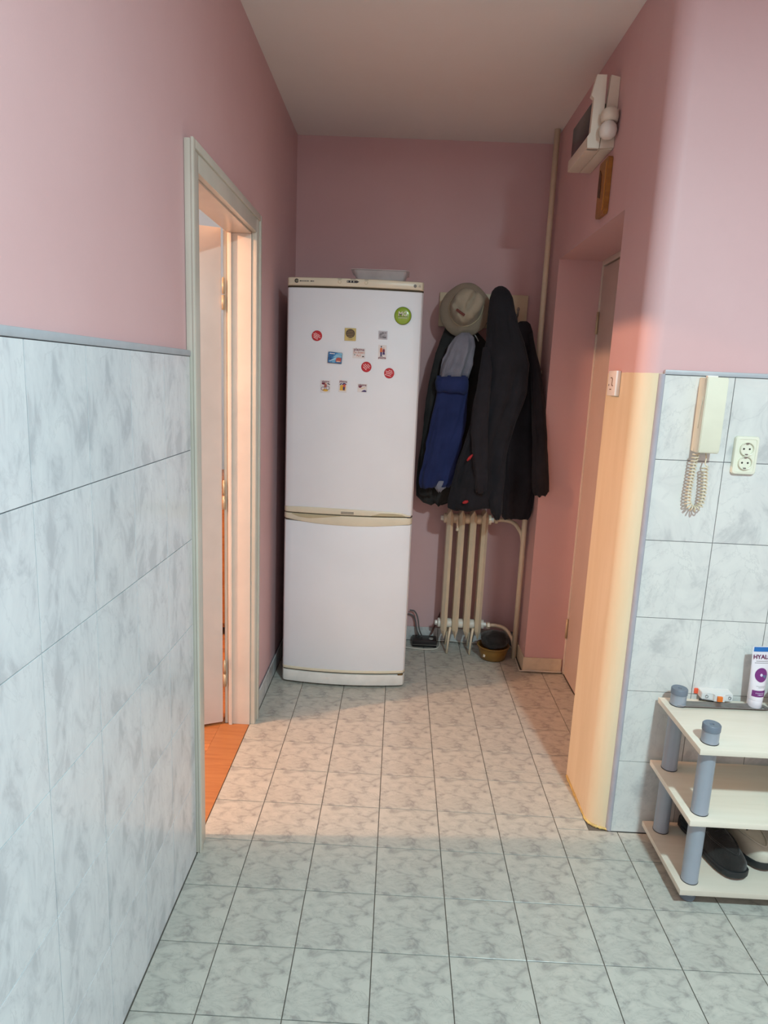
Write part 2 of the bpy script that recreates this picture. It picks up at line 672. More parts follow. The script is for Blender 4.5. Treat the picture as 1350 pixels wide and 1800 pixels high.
casing('casing', DOOR1 + .004, DOOR1 + .064, 0.0, DOORZ + .072)
casing('casing', DOOR0 - .07, DOOR0 - .004, 0.0, DOORZ + .072)
casing('head_casing', DOOR0 - .004, DOOR1 + .004, DOORZ + .005, DOORZ + .072)
part('casing_moulding', (XL + .018, DOOR1 + .044, 0), (XL + .026, DOOR1 + .066, DOORZ + .074), CASING, d1, .003)
part('casing_moulding', (XL + .018, DOOR0 - .072, 0), (XL + .026, DOOR0 - .05, DOORZ + .074), CASING, d1, .003)
part('casing_moulding', (XL + .018, DOOR0 - .05, DOORZ + .052), (XL + .026, DOOR1 + .044, DOORZ + .074), CASING, d1, .003)
for s in (0, 1):
    y0, y1 = ((DOOR1 + .004, DOOR1 + .06), (DOOR0 - .06, DOOR0 - .004))[s]
    part('casing', (XP - .016, y0, 0), (XP, y1, DOORZ + .07), CASING, d1, .004)
part('head_casing', (XP - .016, DOOR0 - .004, DOORZ + .012), (XP, DOOR1 + .004, DOORZ + .07), CASING, d1, .004)
ldir = Vector((-0.905, -0.425, 0)).normalized()
lang = math.atan2(ldir.y, ldir.x)
leaf = bx('door_leaf', (0, -.038, .012), (.70, 0, 1.972), DOORWHITE, d1, .003)
leaf.location = (-.0755 - off.x, .5075 - off.y, 0)
leaf.rotation_euler = (0, 0, lang)
HINGE = plain('yellowed_hinge', (196, 178, 146), 0.35, 0.2)
for z in (.23, .98, 1.738):
    bm = BM()
    tube(bm, [(0, 0, -.055), (0, 0, -.002)], .0065, 10)
    tube(bm, [(0, 0, .002), (0, 0, .055)], .0055, 10)
    lathe(bm, [(.0001, .062), (.004, .06), (.0055, .054)], n=10)
    h = mesh_obj('hinge', bm, HINGE, d1, True, loc=(-.0665 - off.x, .504 - off.y, z))
HANDLE = plain('brushed_aluminium', (190, 190, 186), 0.35, 0.9)
bm = BM()
tube(bm, smooth_path([(.63, .0, 1.02), (.63, .05, 1.02), (.60, .055, 1.02), (.52, .055, 1.02)], 4), .009, 10)
box(bm, (.612, 0, .93), (.648, .006, 1.09), .002)
mesh_obj('door_handle', bm, HANDLE, leaf, True)

# adjoining room on the left
XLR, YLR0, YLR1 = -3.1, -1.7, 2.3
bm = BM()
box(bm, (XP, YLR0, 0), (XP + .03, DOOR0 - .02, ZC))
box(bm, (XP, DOOR1 + .02, 0), (XP + .03, YLR1, ZC))
box(bm, (XP, DOOR0 - .02, DOORZ + .02), (XP + .03, DOOR1 + .02, ZC))
S_(mesh_obj('wall_adjoining_right', bm, BLUE))
S_(bx('wall_adjoining_back', (XLR, YLR1, 0), (XP, YLR1 + .1, ZC), BLUE))
S_(bx('wall_adjoining_front', (XLR, YLR0 - .1, 0), (XP, YLR0, ZC), BLUE))
S_(bx('wall_adjoining_left', (XLR - .1, YLR0, 0), (XLR, YLR1, ZC), BLUE))
S_(bx('ceiling_adjoining', (XLR, YLR0, ZC), (XP, YLR1, ZC + .1), CEIL))
fl2 = S_(bx('floor_adjoining', (XLR, YLR0, -.1), (XP, YLR1, -.004), PARQUET))
PW, PL = .05, .25
pmesh = {}
for k, (w, l) in enumerate(((PL, PW), (PW, PL))):
    pmesh[k] = tile_mesh('parquet_block', (.0006, w - .0006), (.0006, l - .0006), (-.004, 0.001), (2, 1), PARQUET, .0008)
XA = XP - .03
for a in range(0, 4):
    for b in range(-3, 6):
        bx0, by0 = XA - .25 * (a + 1), .25 * b
        for k in range(5):
            if (a + b) % 2:
                data_obj('parquet_block', pmesh[0], fl2, (bx0, by0 + PW * k, 0))
            else:
                data_obj('parquet_block', pmesh[1], fl2, (bx0 + PW * k, by0, 0))
th = tile_mesh('threshold_board', (0, .117), (DOOR0, DOOR1), (-.02, 0.002), (2, 1), PARQUET, .001)
data_obj('threshold_board', th, fl2, (XA, 0, 0))

# entrance door on the right, deep in its recess
d2 = tag(empty('door_2', (RECX, REC1, 0)), kind='structure')
off = Vector((RECX, REC1, 0))
ENTR = plain('entrance_door_paint', (216, 198, 186), 0.4, scale=4)
part('door_leaf', (RECX, REC0 + .03, .006), (RECX + .045, REC1 - .022, RECZ - .03), ENTR, d2, .003)
part('jamb', (RECX - .004, REC1 - .018, 0), (RECX + .05, REC1, RECZ), WHITEGLOSS, d2, .003)
part('jamb', (RECX - .004, REC0, 0), (RECX + .05, REC0 + .026, RECZ), WHITEGLOSS, d2, .003)
part('head_jamb', (RECX - .004, REC0 + .026, RECZ - .024), (RECX + .05, REC1 - .018, RECZ), WHITEGLOSS, d2, .003)
for z in (.25, 1.75):
    bm = BM()
    tube(bm, [(RECX - .006 - off.x, REC1 - .02 - off.y, z - .05), (RECX - .006 - off.x, REC1 - .02 - off.y, z + .05)], .006, 10)
    mesh_obj('hinge', bm, HINGE, d2, True)
bx('wall_recess_back', (RECX + .05, REC0 - .01, 0), (1.75, REC1 + .01, RECZ + .01), PINK)['kind'] = 'structure'

# ------------------------------------------------------------------ lamps (behind the camera and in the next room)
BULB = plain('white_lamp_plastic', (236, 236, 232), 0.4)


def ceiling_lamp(name, label, pos, power, color):
    o = tag(empty(name, (pos.x, pos.y, ZC)), label, 'lamp')
    bm = BM()
    lathe(bm, [(.06, 0), (.058, -.012), (.03, -.026), (.012, -.03)], n=20, cap0=True)
    mesh_obj('ceiling_rose', bm, BULB, o, True)
    drop = ZC - pos.z
    bm = BM()
    tube(bm, [(0, 0, -.028), (0, 0, -(drop - .105))], .004, 8)
    mesh_obj('cord', bm, BULB, o, True)
    bm = BM()
    lathe(bm, [(.008, -(drop - .11)), (.02, -(drop - .1)), (.02, -(drop - .065)), (.014, -(drop - .063))], n=16, cap0=True, cap1=True)
    mesh_obj('lamp_holder', bm, BULB, o, True)
    l = bpy.data.lights.new('bulb', 'POINT')
    l.energy = power
    l.color = color
    l.shadow_soft_size = .035
    lo = bpy.data.objects.new('bulb', l)
    COL.objects.link(lo)
    lo.parent = o
    lo.location = (0, 0, -drop)
    return o


pl = tag(empty('ceiling_light', (HALL_LAMP.x, HALL_LAMP.y, ZC)), 'round white flush ceiling light in the hall behind the camera', 'lamp')
bm = BM()
lathe(bm, [(.02, -.0005), (.15, -.0005), (.155, -.012), (.145, -.034), (.135, -.034), (.125, -.014), (.0005, -.010)], n=36)
mesh_obj('housing', bm, BULB, pl, math.radians(40))
l = bpy.data.lights.new('light_panel', 'AREA')
l.shape = 'DISK'
l.size = .15
l.energy = HALL_POWER
l.color = HALL_COLOR
lo = bpy.data.objects.new('light_panel', l)
COL.objects.link(lo)
lo.parent = pl
lo.location = (0, 0, HALL_LAMP.z - ZC)
ceiling_lamp('pendant_lamp', 'warm bulb hanging in the adjoining room past the open door', ROOM_LAMP, ROOM_POWER, ROOM_COLOR)

# ------------------------------------------------------------------ refrigerator
FRW = plain('fridge_enamel', (234, 236, 240), 0.45, var=0.015, scale=4)
FRC = plain('fridge_cream_plastic', (224, 214, 190), 0.32, var=0.04, scale=8)
FRG = plain('fridge_gap_rubber', (70, 60, 42), 0.8)
FRK = plain('dark_print', (50, 48, 46), 0.5)
FRS = plain('grey_print', (120, 116, 110), 0.5)
FX0, FX1 = 0.097, 0.687


def fy(x):
    """front of the bowed doors"""
    u = (x - (FX0 + FX1) / 2) / ((FX1 - FX0) / 2)
    return 0.906 + 0.030 * u * u + 0.022 * max(0, abs(u) - .955) ** 2 / .045 ** 2


def bowed(name, z0, z1, mat, parent, proud=0.0, x0=FX0, x1=FX1, depth=.985, n=28, bev=.006, zlo=None, zhi=None):
    """slab with the bowed fridge front; z0/z1 may vary along x through zlo/zhi"""
    bm = BM()
    ringz = []
    xs = [x0 + (x1 - x0) * k / n for k in range(n + 1)]
    e = .012
    xs = sorted(set([x0 + e * .25, x0 + e * .6, x1 - e * .25, x1 - e * .6] + xs))
    front, back = [], []
    rows_ = []
    for x in xs:
        a = zlo(x) if zlo else z0
        b = zhi(x) if zhi else z1
        y = fy(x) - proud
        h = max(b - a, 0.0004)
        bv = min(bev, h * .3)
        rows_.append([(x, depth, a), (x, y + bv, a), (x, y + bv * .3, a + bv * .3), (x, y, a + bv), (x, y, b - bv),
                      (x, y + bv * .3, b - bv * .3), (x, y + bv, b), (x, depth, b)])
    loft(bm, rows_)
    off_ = Vector((.392, 1.2, 0))
    for v in bm.verts:
        v.co -= off_
    return mesh_obj(name, bm, mat, parent, math.radians(35))


fr = tag(empty('refrigerator', (.392, 1.2, 0)), 'tall white two-door fridge freezer with cream handle bands and magnets', 'refrigerator')
FO = Vector((.392, 1.2, 0))
bx('cabinet', Vector((FX0 + .004, .99, .03)) - FO, Vector((FX1 - .004, 1.535, 1.862)) - FO, FRW, fr, .006)
bowed('upper_door', .8435, 1.826, FRW, fr)
bowed('lower_door', .086, .802, FRW, fr)
tp = bowed('top_panel', 1.833, 1.868, FRC, fr, .003, bev=.008, depth=1.0)
bowed('door_gasket', 1.822, 1.836, FRG, fr, -.006)
gap = bowed('door_gasket', .80, .87, FRG, fr, -.010)
bowed('bottom_strip', .076, .088, FRC, fr, .004, bev=.003)
bowed('door_gasket', .064, .078, FRG, fr, -.008)
bowed('kick_plate', .012, .068, plain('kick_plate_plastic', (230, 228, 222), .35), fr, .001, bev=.006)


def curve(pts):
    def f(x):
        u = (x - FX0) / (FX1 - FX0)
        for (a, ya), (b, yb) in zip(pts, pts[1:]):
            if u <= b:
                t = (u - a) / (b - a) if b > a else 0
                t = max(0, min(1, t))
                return ya + (yb - ya) * t
        return pts[-1][1]
    return f


up_hi = curve([(0, .866), (.12, .8695), (.3, .871), (.5, .8695), (.7, .866), (.85, .862), (.92, .857), (.97, .848), (1.0, .843)])
hb = bowed('handle_band', .841, .87, FRC, fr, .006, zlo=lambda x: .8415, zhi=up_hi, bev=.005, n=44, x1=FX1 - .006)
lo_lo = curve([(0, .812), (.12, .803), (.25, .796), (.4, .7925), (.55, .7915), (.7, .793), (.85, .7985), (1.0, .806)])
bowed('handle_band', .79, .838, FRC, fr, .005, zlo=lo_lo, zhi=lambda x: .8365, bev=.004, n=44)
# shade of right grip and left scoop, painted as thin patches on the bands
SHADE = plain('shade_toned_cream', (190, 176, 142), .5)
bowed('grip_shade', .84, .86, SHADE, hb, .0066, x0=.50, x1=.655, zlo=lambda x: .8425, zhi=curve([(.68, .8435), (.75, .8555), (.85, .857), (.92, .8515), (.946, .8435)]), bev=.0004, n=30).location = (0, 0, 0)
bowed('grip_shade', .82, .837, SHADE, hb, .0056, x0=.135, x1=.36, zlo=curve([(.06, .8345), (.12, .822), (.2, .818), (.32, .826), (.44, .8345)]), zhi=lambda x: .836, bev=.0004, n=30)
bowed('hinge_pin', .834, .842, plain('steel', (90, 92, 96), .4, .8), fr, .003, x0=.664, x1=.685, n=4, bev=.001)
bowed('hinge_pin', .066, .0735, plain('brass_hinge', (110, 92, 60), .4, .5), fr, .003, x0=.655, x1=.68, n=4, bev=.001)


def badge(x, z, r, mat, name, parent, n=24, h=.0012, ry=None, dy=.003):
    bm = BM()
    pr = [(r, 0), (r, -h * .6), (r * .92, -h), (r * .5, -h * 1.05), (.0002, -h * 1.08)]
    lathe(bm, pr, axis='Y', n=n, cap0=True)
    p = Vector((x, fy(x) - dy, z))
    if parent is not None:
        p = p - FO
    return mesh_obj(name, bm, mat, parent, math.radians(40), loc=p)


b1 = badge(.141, 1.852, .009, FRK, 'energy_badge', fr, dy=.003)
badge(.141, 1.852, .0055, plain('olive_print', (120, 116, 96), .5), 'badge_centre', fr, dy=.0042)
for x0, x1, m in ((.154, .163, FRK), (.164, .172, FRS), (.1735, .183, FRS), (.184, .195, FRS), (.201, .2085, FRK), (.2095, .217, FRS)):
    xm = (x0 + x1) / 2
    bx('printed_word', Vector((x0, fy(xm) - .0036, 1.8495)) - FO, Vector((x1, fy(xm) - .002, 1.8535)) - FO, m, fr)
# control display
bm = BM()
prism(bm, [(-.025, -.0045), (.018, -.005), (.027, 0), (.018, .005), (-.025, .0045)], 1, -.0012, .001)
disp = mesh_obj('control_display', bm, FRK, fr, loc=Vector((.383, fy(.383) - .0032, 1.854)) - FO)
for k in range(3):
    bx('indicator_light', (-.022 + k * .0125, -.0018, -.003), (-.0195 + k * .0125, -.0008, .003), plain('pale_indicator', (236, 232, 214), .4), disp)
for x in (.327, .44):
    badge(x, 1.852, .007, SHADE, 'control_button', fr, 18, dy=.0032)
    badge(x, 1.852, .0056, FRC, 'control_button', fr, 18, dy=.0036)
    bx('printed_word', Vector((x - .008, fy(x) - .0036, 1.8625)) - FO, Vector((x + .009, fy(x) - .002, 1.8638)) - FO, FRS, fr)
bx('printed_word', Vector((.373, fy(.38) - .0036, 1.8635)) - FO, Vector((.395, fy(.38) - .002, 1.8652)) - FO, FRS, fr)
badge(.6485, 1.849, .0068, FRS, 'maker_badge', fr, 20, dy=.0032)
text('LG', .0125, FRS, fr, Vector((.665, fy(.665) - .0034, 1.849)) - FO, extrude=.0003)
bx('printed_word', Vector((.362, fy(.38) - .0075, .8545)) - FO, Vector((.42, fy(.38) - .0055, .8575)) - FO, FRS, fr)
bx('printed_word', Vector((.362, fy(.38) - .0075, .8485)) - FO, Vector((.42, fy(.38) - .0055, .851)) - FO, FRK, fr)

# clear tray on top of the fridge
CLEAR = NT('cloudy_clear_plastic')
CLEAR.b.inputs['Base Color'].default_value = rgb(226, 222, 220)
CLEAR.b.inputs['Roughness'].default_value = .3
CLEAR.b.inputs['Alpha'].default_value = 0.55
CLEAR.l(CLEAR.ramp(CLEAR.noise(CLEAR.coords(), 12), [(0.3, rgb(205, 200, 198)), (0.7, rgb(230, 226, 224))]), CLEAR.b.inputs['Base Color'])
CLEAR = CLEAR.m
bm = BM()


def rrect(hx, hy, r, z, n=5, cx=0, cy=0):
    out = []
    for sx, sy, a0 in ((1, 1, 0), (-1, 1, 90), (-1, -1, 180), (1, -1, 270)):
        for k in range(n + 1):
            a = math.radians(a0 + 90 * k / n)
            out.append((cx + sx * (hx - r) + r * math.cos(a), cy + sy * (hy - r) + r * math.sin(a), z))
    return out


loft(bm, [rrect(.098, .075, .02, .002), rrect(.122, .097, .024, .056), rrect(.13, .105, .026, .058), rrect(.13, .105, .026, .0605),
          rrect(.120, .095, .023, .0585), rrect(.096, .073, .02, .005)])
tray = mesh_obj('plastic_tray', bm, CLEAR, None, math.radians(40), loc=(.492, 1.13, 1.866))
tag(tray, 'shallow cloudy clear plastic tray lying on top of the fridge', 'tray')

# magnets on the upper door
RED = plain('red_magnet_print', (192, 34, 44), .35, var=.03)
REDTX = plain('pale_pink_print', (240, 190, 190), .5)
WHITEP = plain('white_magnet_print', (228, 222, 220), .5)
MAR = plain('maroon_print', (120, 30, 60), .5)
ORA = plain('orange_print', (214, 110, 60), .5)
PUR = plain('violet_print', (64, 48, 104), .5)
YEL = plain('yellow_print', (226, 178, 66), .5)
SKIN_ = plain('tan_print', (222, 180, 150), .5)
DARK = plain('black_print', (40, 38, 48), .5)


def magnet(name, label, x, z, group=None, tilt=0.0):
    o = tag(empty(name, (x, fy(x) - .0008, z)), label, 'magnet', group)
    o.rotation_euler = (0, tilt, 0)
    return o


def flat(name, poly, mat, parent, y0=-.0022, y1=-.0012):
    bm = BM()
    prism(bm, poly, 1, y0, y1)
    return mesh_obj(name, bm, mat, parent)


def ell(cx, cz, rx, rz, n=14, a0=0, a1=360):
    return [(cx + rx * math.cos(math.radians(a0 + (a1 - a0) * k / n)), cz + rz * math.sin(math.radians(a0 + (a1 - a0) * k / n))) for k in range(n + (0 if a1 - a0 == 360 else 1))]


def rect(a, b, c, d):
    return [(a, b), (c, b), (c, d), (a, d)]


def disc(parent, r, mat, name='disc', h=.003):
    bm = BM()
    lathe(bm, [(r, 0), (r, -h * .5), (r * .93, -h), (r * .4, -h * 1.06), (.0002, -h * 1.07)], axis='Y', n=32, cap0=True)
    return mesh_obj(name, bm, mat, parent, math.radians(40))


for px, py, tilt, lab, ln in (
        (557, 590, .5, 'round red magnet with slanted pink text, left of the gold square magnet', [(-.013, .006, .012), (-.017, .0, .017), (-.013, -.006, .009), (-.010, -.012, .010)]),
        (644, 645, .75, 'round red magnet with steeply slanted text, just below the plazma slogan magnet', [(-.004, .012, .010), (-.013, .005, .014), (-.016, -.002, .012), (-.010, -.009, .012)]),
        (684, 656, .26, 'round red magnet with gently slanted text, below the couple magnet', [(-.005, .0115, .010), (-.0175, .0045, .0175), (-.014, -.0025, .010), (-.016, -.0105, .011)])):
    p = P(px, py, 1, .908)
    m = magnet('round_magnet', lab, p.x, p.z, tilt=tilt)
    disc(m, .0222, RED)
    for k, (a, zc, b) in enumerate(ln):
        random.seed(px + k)
        x = a
        while x < b - .003:
            w = random.uniform(.005, .009)
            flat('printed_word', rect(x, zc - .0018, min(x + w, b), zc + .0018), REDTX, m, -.0038, -.0028)
            x += w + .0014

p = P(708, 555, 1, .912)
m = magnet('button_badge', 'large domed green badge with silver letters near the fridge door corner', p.x, p.z)
GRN = plain('green_enamel', (140, 172, 50), .25, var=.05, coat=.3)
bm = BM()
lathe(bm, [(.035, 0), (.0365, -.003), (.035, -.006), (.027, -.0085), (.014, -.0097), (.0002, -.010)], axis='Y', n=36, cap0=True)
mesh_obj('disc', bm, GRN, m, True)
bm = BM()
lathe(bm, [(.0362, .0), (.0375, -.002), (.0366, -.0045), (.0345, -.0035)], axis='Y', n=36)
mesh_obj('rim', bm, plain('dark_green_rim', (70, 82, 40), .4), m, True)
SILV = plain('silver_letters', (205, 200, 180), .3, .3)
text('MG', .026, SILV, m, (0, -.0098, .007), extrude=.0008, bold=.0006)
flat('underline', rect(-.022, -.0045, .022, -.0028), plain('olive_line', (84, 92, 44), .5), m, -.0102, -.008)
for k in range(6):
    flat('printed_word', rect(-.019 + k * .0066, -.0115, -.0142 + k * .0066, -.0065), plain('dull_silver', (168, 172, 138), .4, .2), m, -.0102, -.008)

p = P(616, 588, 1, .907)
m = magnet('square_magnet', 'square gold magnet with a dark round emblem', p.x, p.z)
GOLD = plain('gold_print', (200, 180, 112), .4, var=.05)
bm = BM()
box(bm, (-.0245, -.003, -.0265), (.0245, 0, .0265), .001)
mesh_obj('plate', bm, GOLD, m)
BRN = plain('dark_brown_print', (84, 66, 48), .5)
flat('emblem', ell(0, .004, .0195, .0185, 28), BRN, m, -.0038, -.0028)
for z_, w_ in ((.0135, .011), (.006, .015), (-.0015, .015), (-.008, .010)):
    flat('emblem_line', rect(-w_, z_ - .0012, w_, z_ + .0012), plain('ochre_print', (150, 124, 78), .5), m, -.0044, -.0036)
flat('printed_word', rect(-.009, -.0205, .010, -.0185), plain('ochre_print', (150, 124, 78), .5), m, -.0038, -.0028)

p = P(673, 589, 1, .907)
m = magnet('photo_magnet', 'small grey photo magnet in a clear frame', p.x, p.z)
bm = BM()
box(bm, (-.0195, -.003, -.0175), (.0195, 0, .0175), .001)
mesh_obj('frame', bm, plain('clear_frame', (196, 194, 200), .25), m)
PHO = NT('grey_photo_print')
PHO.l(PHO.ramp(PHO.noise(PHO.coords(), 110, 4), [(.35, rgb(104, 100, 104)), (.5, rgb(150, 146, 150)), (.65, rgb(180, 178, 184))]), PHO.b.inputs['Base Color'])
flat('print', rect(-.015, -.013, .015, .012), PHO.m, m, -.0038, -.0028)
flat('caption', rect(.003, -.012, .014, -.0095), DARK, m, -.0044, -.0036)

p = P(589, 629, 1, .907)
m = magnet('photo_magnet', 'thick blue photo magnet of a sea bay with red roofs', p.x, p.z, tilt=.06)
bm = BM()
box(bm, (-.0305, -.007, -.0235), (.0305, 0, .0235), .0025)
mesh_obj('block', bm, plain('navy_magnet_edge', (34, 50, 84), .3), m, math.radians(40))
SEA = NT('sea_photo_print')
v_ = SEA.coords('Object', (1, 1, 1), (0, .5, 0))
SEA.l(SEA.ramp(SEA.noise(v_, 38, 3), [(.34, rgb(26, 66, 122)), (.5, rgb(46, 126, 184)), (.66, rgb(150, 206, 226))]), SEA.b.inputs['Base Color'])
SEA.b.inputs['Roughness'].default_value = .25
flat('sea', rect(-.029, -.0215, .029, .022), SEA.m, m, -.0078, -.0066)
flat('sky_glow', [(-.008, .004), (.028, .003), (.028, .012), (.008, .016)], plain('sky_print', (140, 190, 214), .4), m, -.0084, -.0074)
flat('wave', [(-.027, -.017), (-.022, -.017), (.004, -.005), (.002, -.001), (-.012, -.008)], plain('foam_print', (190, 220, 232), .4), m, -.0084, -.0074)
flat('roofs', [(.004, -.016), (.027, -.016), (.028, .0), (.016, .003), (.006, -.002)], plain('roof_print', (190, 84, 70), .4), m, -.0084, -.0074)
flat('house_front', rect(.008, -.017, .024, -.012), plain('house_print', (226, 190, 170), .4), m, -.009, -.0082)
flat('caption', rect(-.024, .015, -.002, .0185), WHITEP, m, -.0084, -.0074)


def plazma(px, py, label, w, h, name='biscuit_magnet', tz=.0, ts=.0125, tilt=.0):
    q = P(px, py, 1, .907)
    o = magnet(name, label, q.x, q.z, tilt=tilt)
    b_ = BM()
    box(b_, (-w, -.0012, -h), (w, 0, h), .0004)
    mesh_obj('backing', b_, WHITEP, o)
    text('plazma', ts, MAR, o, (0, -.0018, tz), extrude=.0004, bold=.0002)
    return o


m = plazma(631, 621, 'white magnet with plazma lettering over orange slogan lines', .027, .021, tz=.0155, ts=.0165)
text('ZA SVAKI', .0115, ORA, m, (0, -.0018, .002), extrude=.0003)
text('PUT', .0115, ORA, m, (0, -.0018, -.0105), extrude=.0003)
flat('tiny_car', [(-.021, -.008), (-.015, -.008), (-.015, -.0055), (-.021, -.0055)], DARK, m)
flat('tiny_car', [(.013, -.0155), (.0235, -.0155), (.022, -.0125), (.018, -.0105), (.015, -.0125)], DARK, m)

m = plazma(672, 619, 'white magnet showing a walking couple above plazma lettering', .018, .030, tz=-.0235, ts=.012)
for cx, mt, lm, wd in ((-.005, ORA, PUR, .0052), (.006, MAR, PUR, .0045)):
    flat('figure_head', ell(cx, .023 if cx < 0 else .017, .0028, .0032, 10), DARK if cx < 0 else SKIN_, m)
    flat('figure_body', [(cx - wd, -.0), (cx + wd, -.0), (cx + wd, .016 if cx < 0 else .011), (cx, .0195 if cx < 0 else .014), (cx - wd, .016 if cx < 0 else .011)], mt, m)
    flat('figure_legs', [(cx - (wd - .001), .0), (cx + (wd - .001), .0), (cx + (.003 if cx < 0 else .006), -.0155 if cx < 0 else -.0105), (cx - (.003 if cx < 0 else .0055), -.0155 if cx < 0 else -.0105)], lm, m)
flat('figure_feet', rect(-.009, -.0185, .001, -.016), DARK, m)

m = plazma(572, 679, 'white magnet showing a cyclist under plazma lettering', .021, .026, tz=.0205, ts=.0118)
flat('ground', ell(0, -.0165, .0125, .0055, 14), YEL, m)
flat('cloud', ell(-.0075, .0115, .0095, .0045, 12), MAR, m)
flat('cloud', [(.005, .0125), (.0185, .0065), (.0195, .0095), (.0135, .0135)], DARK, m)
for cx, cz in ((-.0105, -.0105), (.0105, -.007)):
    bm = BM()
    tube(bm, [(cx + .0075 * math.cos(a), -.0025, cz + .0075 * math.sin(a)) for a in [k * math.pi / 8 for k in range(16)]], .0009, 5, closed=True)
    mesh_obj('wheel', bm, PUR, m)
flat('rider', [(-.006, -.004), (.003, -.006), (.007, .006), (.001, .011), (-.005, .006)], plain('rust_print', (176, 96, 84), .5), m, -.003, -.0014)
flat('rider_head', ell(.001, .0125, .0036, .0036, 10), SKIN_, m, -.0032, -.002)

m = plazma(603, 679, 'white magnet showing a hiker on yellow under plazma lettering', .018, .026, tz=.0205, ts=.0118, tilt=.05)
flat('yellow_field', [(-.013, -.0185), (.012, -.0185), (.012, .001), (-.002, .006), (-.012, .003)], YEL, m)
flat('hat_shape', [(-.0155, .0045), (-.0105, .0045), (-.0055, .013), (-.010, .0135)], PUR, m)
flat('hat_shape', [(-.006, .006), (.0155, .008), (.011, .0125), (.004, .0155), (-.002, .012)], PUR, m)
flat('hiker_body', [(.0, -.003), (.0095, -.003), (.0115, .008), (.006, .0105), (.001, .007)], plain('coral_print', (206, 90, 72), .5), m, -.003, -.0014)
flat('hiker_legs', [(.0, -.003), (.0095, -.003), (.008, -.0165), (.001, -.0165)], PUR, m, -.003, -.0014)

m = plazma(637, 682, 'white magnet with a maroon heart and navy cap under plazma lettering', .021, .018, tz=.0125, ts=.0125)
flat('heart', [(-.0175, .0065), (-.0155, .0025), (-.0095, -.0005), (-.003, .0045), (-.001, .0075), (-.009, .0085)], MAR, m)
flat('cap', [(-.005, -.0165), (.0175, -.0165), (.018, -.0115), (.010, -.0085), (.003, -.0105)], PUR, m)
flat('ribbon', [(-.011, -.006), (.012, .002), (.013, .0035), (-.006, -.002)], YEL, m)

# ------------------------------------------------------------------ radiator and heating pipe
RADM = plain('cream_radiator_enamel', (232, 214, 186), .3, var=.03, scale=12)
RADW = plain('white_radiator_nipple', (226, 222, 212), .35)
RY = 1.44
rad = tag(empty('radiator', (.99, RY, 0)), 'cream column radiator with four pointed sections under the coats', 'radiator')
RO = Vector((.99, RY, 0))
RZ0, RZ1 = .155, .742
RXs = [.900 + .0615 * k for k in range(4)]
for x in RXs:
    bm = BM()
    # one section: slim column, ridged at the front, pointed at both ends
    w, dp = .0165, .062
    prof = [(-w, -dp * .62), (0, -dp), (w, -dp * .62), (w, dp * .62), (0, dp), (-w, dp * .62)]

    def sec(k, z, zf=None):
        out = []
        for (a, b) in prof:
            out.append((a * k, b, z if abs(b) < dp * .9 else (zf if zf is not None else z)))
        return out
    loft(bm, [sec(.08, .088, .083), sec(1, .128), sec(1, .765), sec(.25, .793, .797)])
    mesh_obj('radiator_section', bm, RADM, rad, loc=(x - RO.x, 0, 0))
for z in (RZ0, RZ1):
    for a, b in [(RXs[0] - .034, RXs[0] - .016)] + [(RXs[k] + .0155, RXs[k + 1] - .0155) for k in range(3)] + [(RXs[3] + .016, RXs[3] + .034)]:
        bm = BM()
        r = .026
        if b - a < .02:
            lathe(bm, [(.019, a - RO.x), (r, a + .004 - RO.x), (r, b - RO.x)], axis='X', n=18, cap0=True, cap1=True)
        else:
            lathe(bm, [(r * .9, a - RO.x), (r, a + .006 - RO.x), (r, b - .006 - RO.x), (r * .9, b - RO.x)], axis='X', n=18, cap0=True, cap1=True)
        for v in bm.verts:
            v.co.z += z
            v.co.y *= 1.0
        mesh_obj('radiator_hub', bm, RADW if z < .3 else RADM, rad, math.radians(40))
    for xe in (RXs[0] - .04, RXs[3] + .04):
        bm = BM()
        lathe(bm, [(.012, -.008), (.014, -.004), (.014, .008)], axis='X', n=6, cap0=True, cap1=True)
        mesh_obj('end_plug', bm, RADW, rad, loc=(xe - RO.x, 0, z))
for x in (.922, 1.045):
    bm = BM()
    tube(bm, [(x + .012 - RO.x, -.055, .15), (x + .006 - RO.x, -.058, .10), (x - RO.x, -.062, .003)], [.007, .0065, .0055], 8)
    mesh_obj('foot', bm, RADM, rad, True)
    bm = BM()
    tube(bm, [(x + .012 - RO.x, .055, .15), (x - RO.x, .062, .003)], .0055, 8)
    mesh_obj('foot', bm, RADM, rad, True)
bm = BM()
tube(bm, [(.935 - RO.x, -.055, .748), (.938 - RO.x, -.06, .70)], .0055, 8)
tube(bm, [(.938 - RO.x, -.06, .702), (.938 - RO.x, -.06, .688)], .008, 8)
mesh_obj('bleed_key', bm, RADM, rad, True)

PX, PY = 1.283, 1.36
pipe = tag(empty('heating_pipe', (PX, PY, 0)), 'cream painted heating riser running from floor to ceiling beside the radiator', 'pipe')
bm = BM()
tube(bm, [(0, 0, .001), (0, 0, .6), (0, .002, 1.5), (0, 0, ZC - .001)], .0135, 14)
mesh_obj('riser', bm, RADM, pipe, True)
for z in (.15, .742):
    bm = BM()
    x1 = RXs[3] + .05 - PX
    tube(bm, smooth_path([(x1, RY - PY, z), (x1 + .055, RY - PY, z + .002), (-.045, .05, z - .006), (-.012, .012, z - .05), (-.002, .0, z - .10)], 6), .0105, 12)
    mesh_obj('branch_pipe', bm, RADM, pipe, True)
    bm = BM()
    lathe(bm, [(.016, -.009), (.019, -.006), (.019, .006), (.016, .009)], axis='X', n=6, cap0=True, cap1=True)
    mesh_obj('union_nut', bm, RADM, pipe, loc=(x1 + .012, RY - PY, z))
bm = BM()
tube(bm, [(0.002, 0, 1.52), (.02, 0, 1.52)], .009, 10)
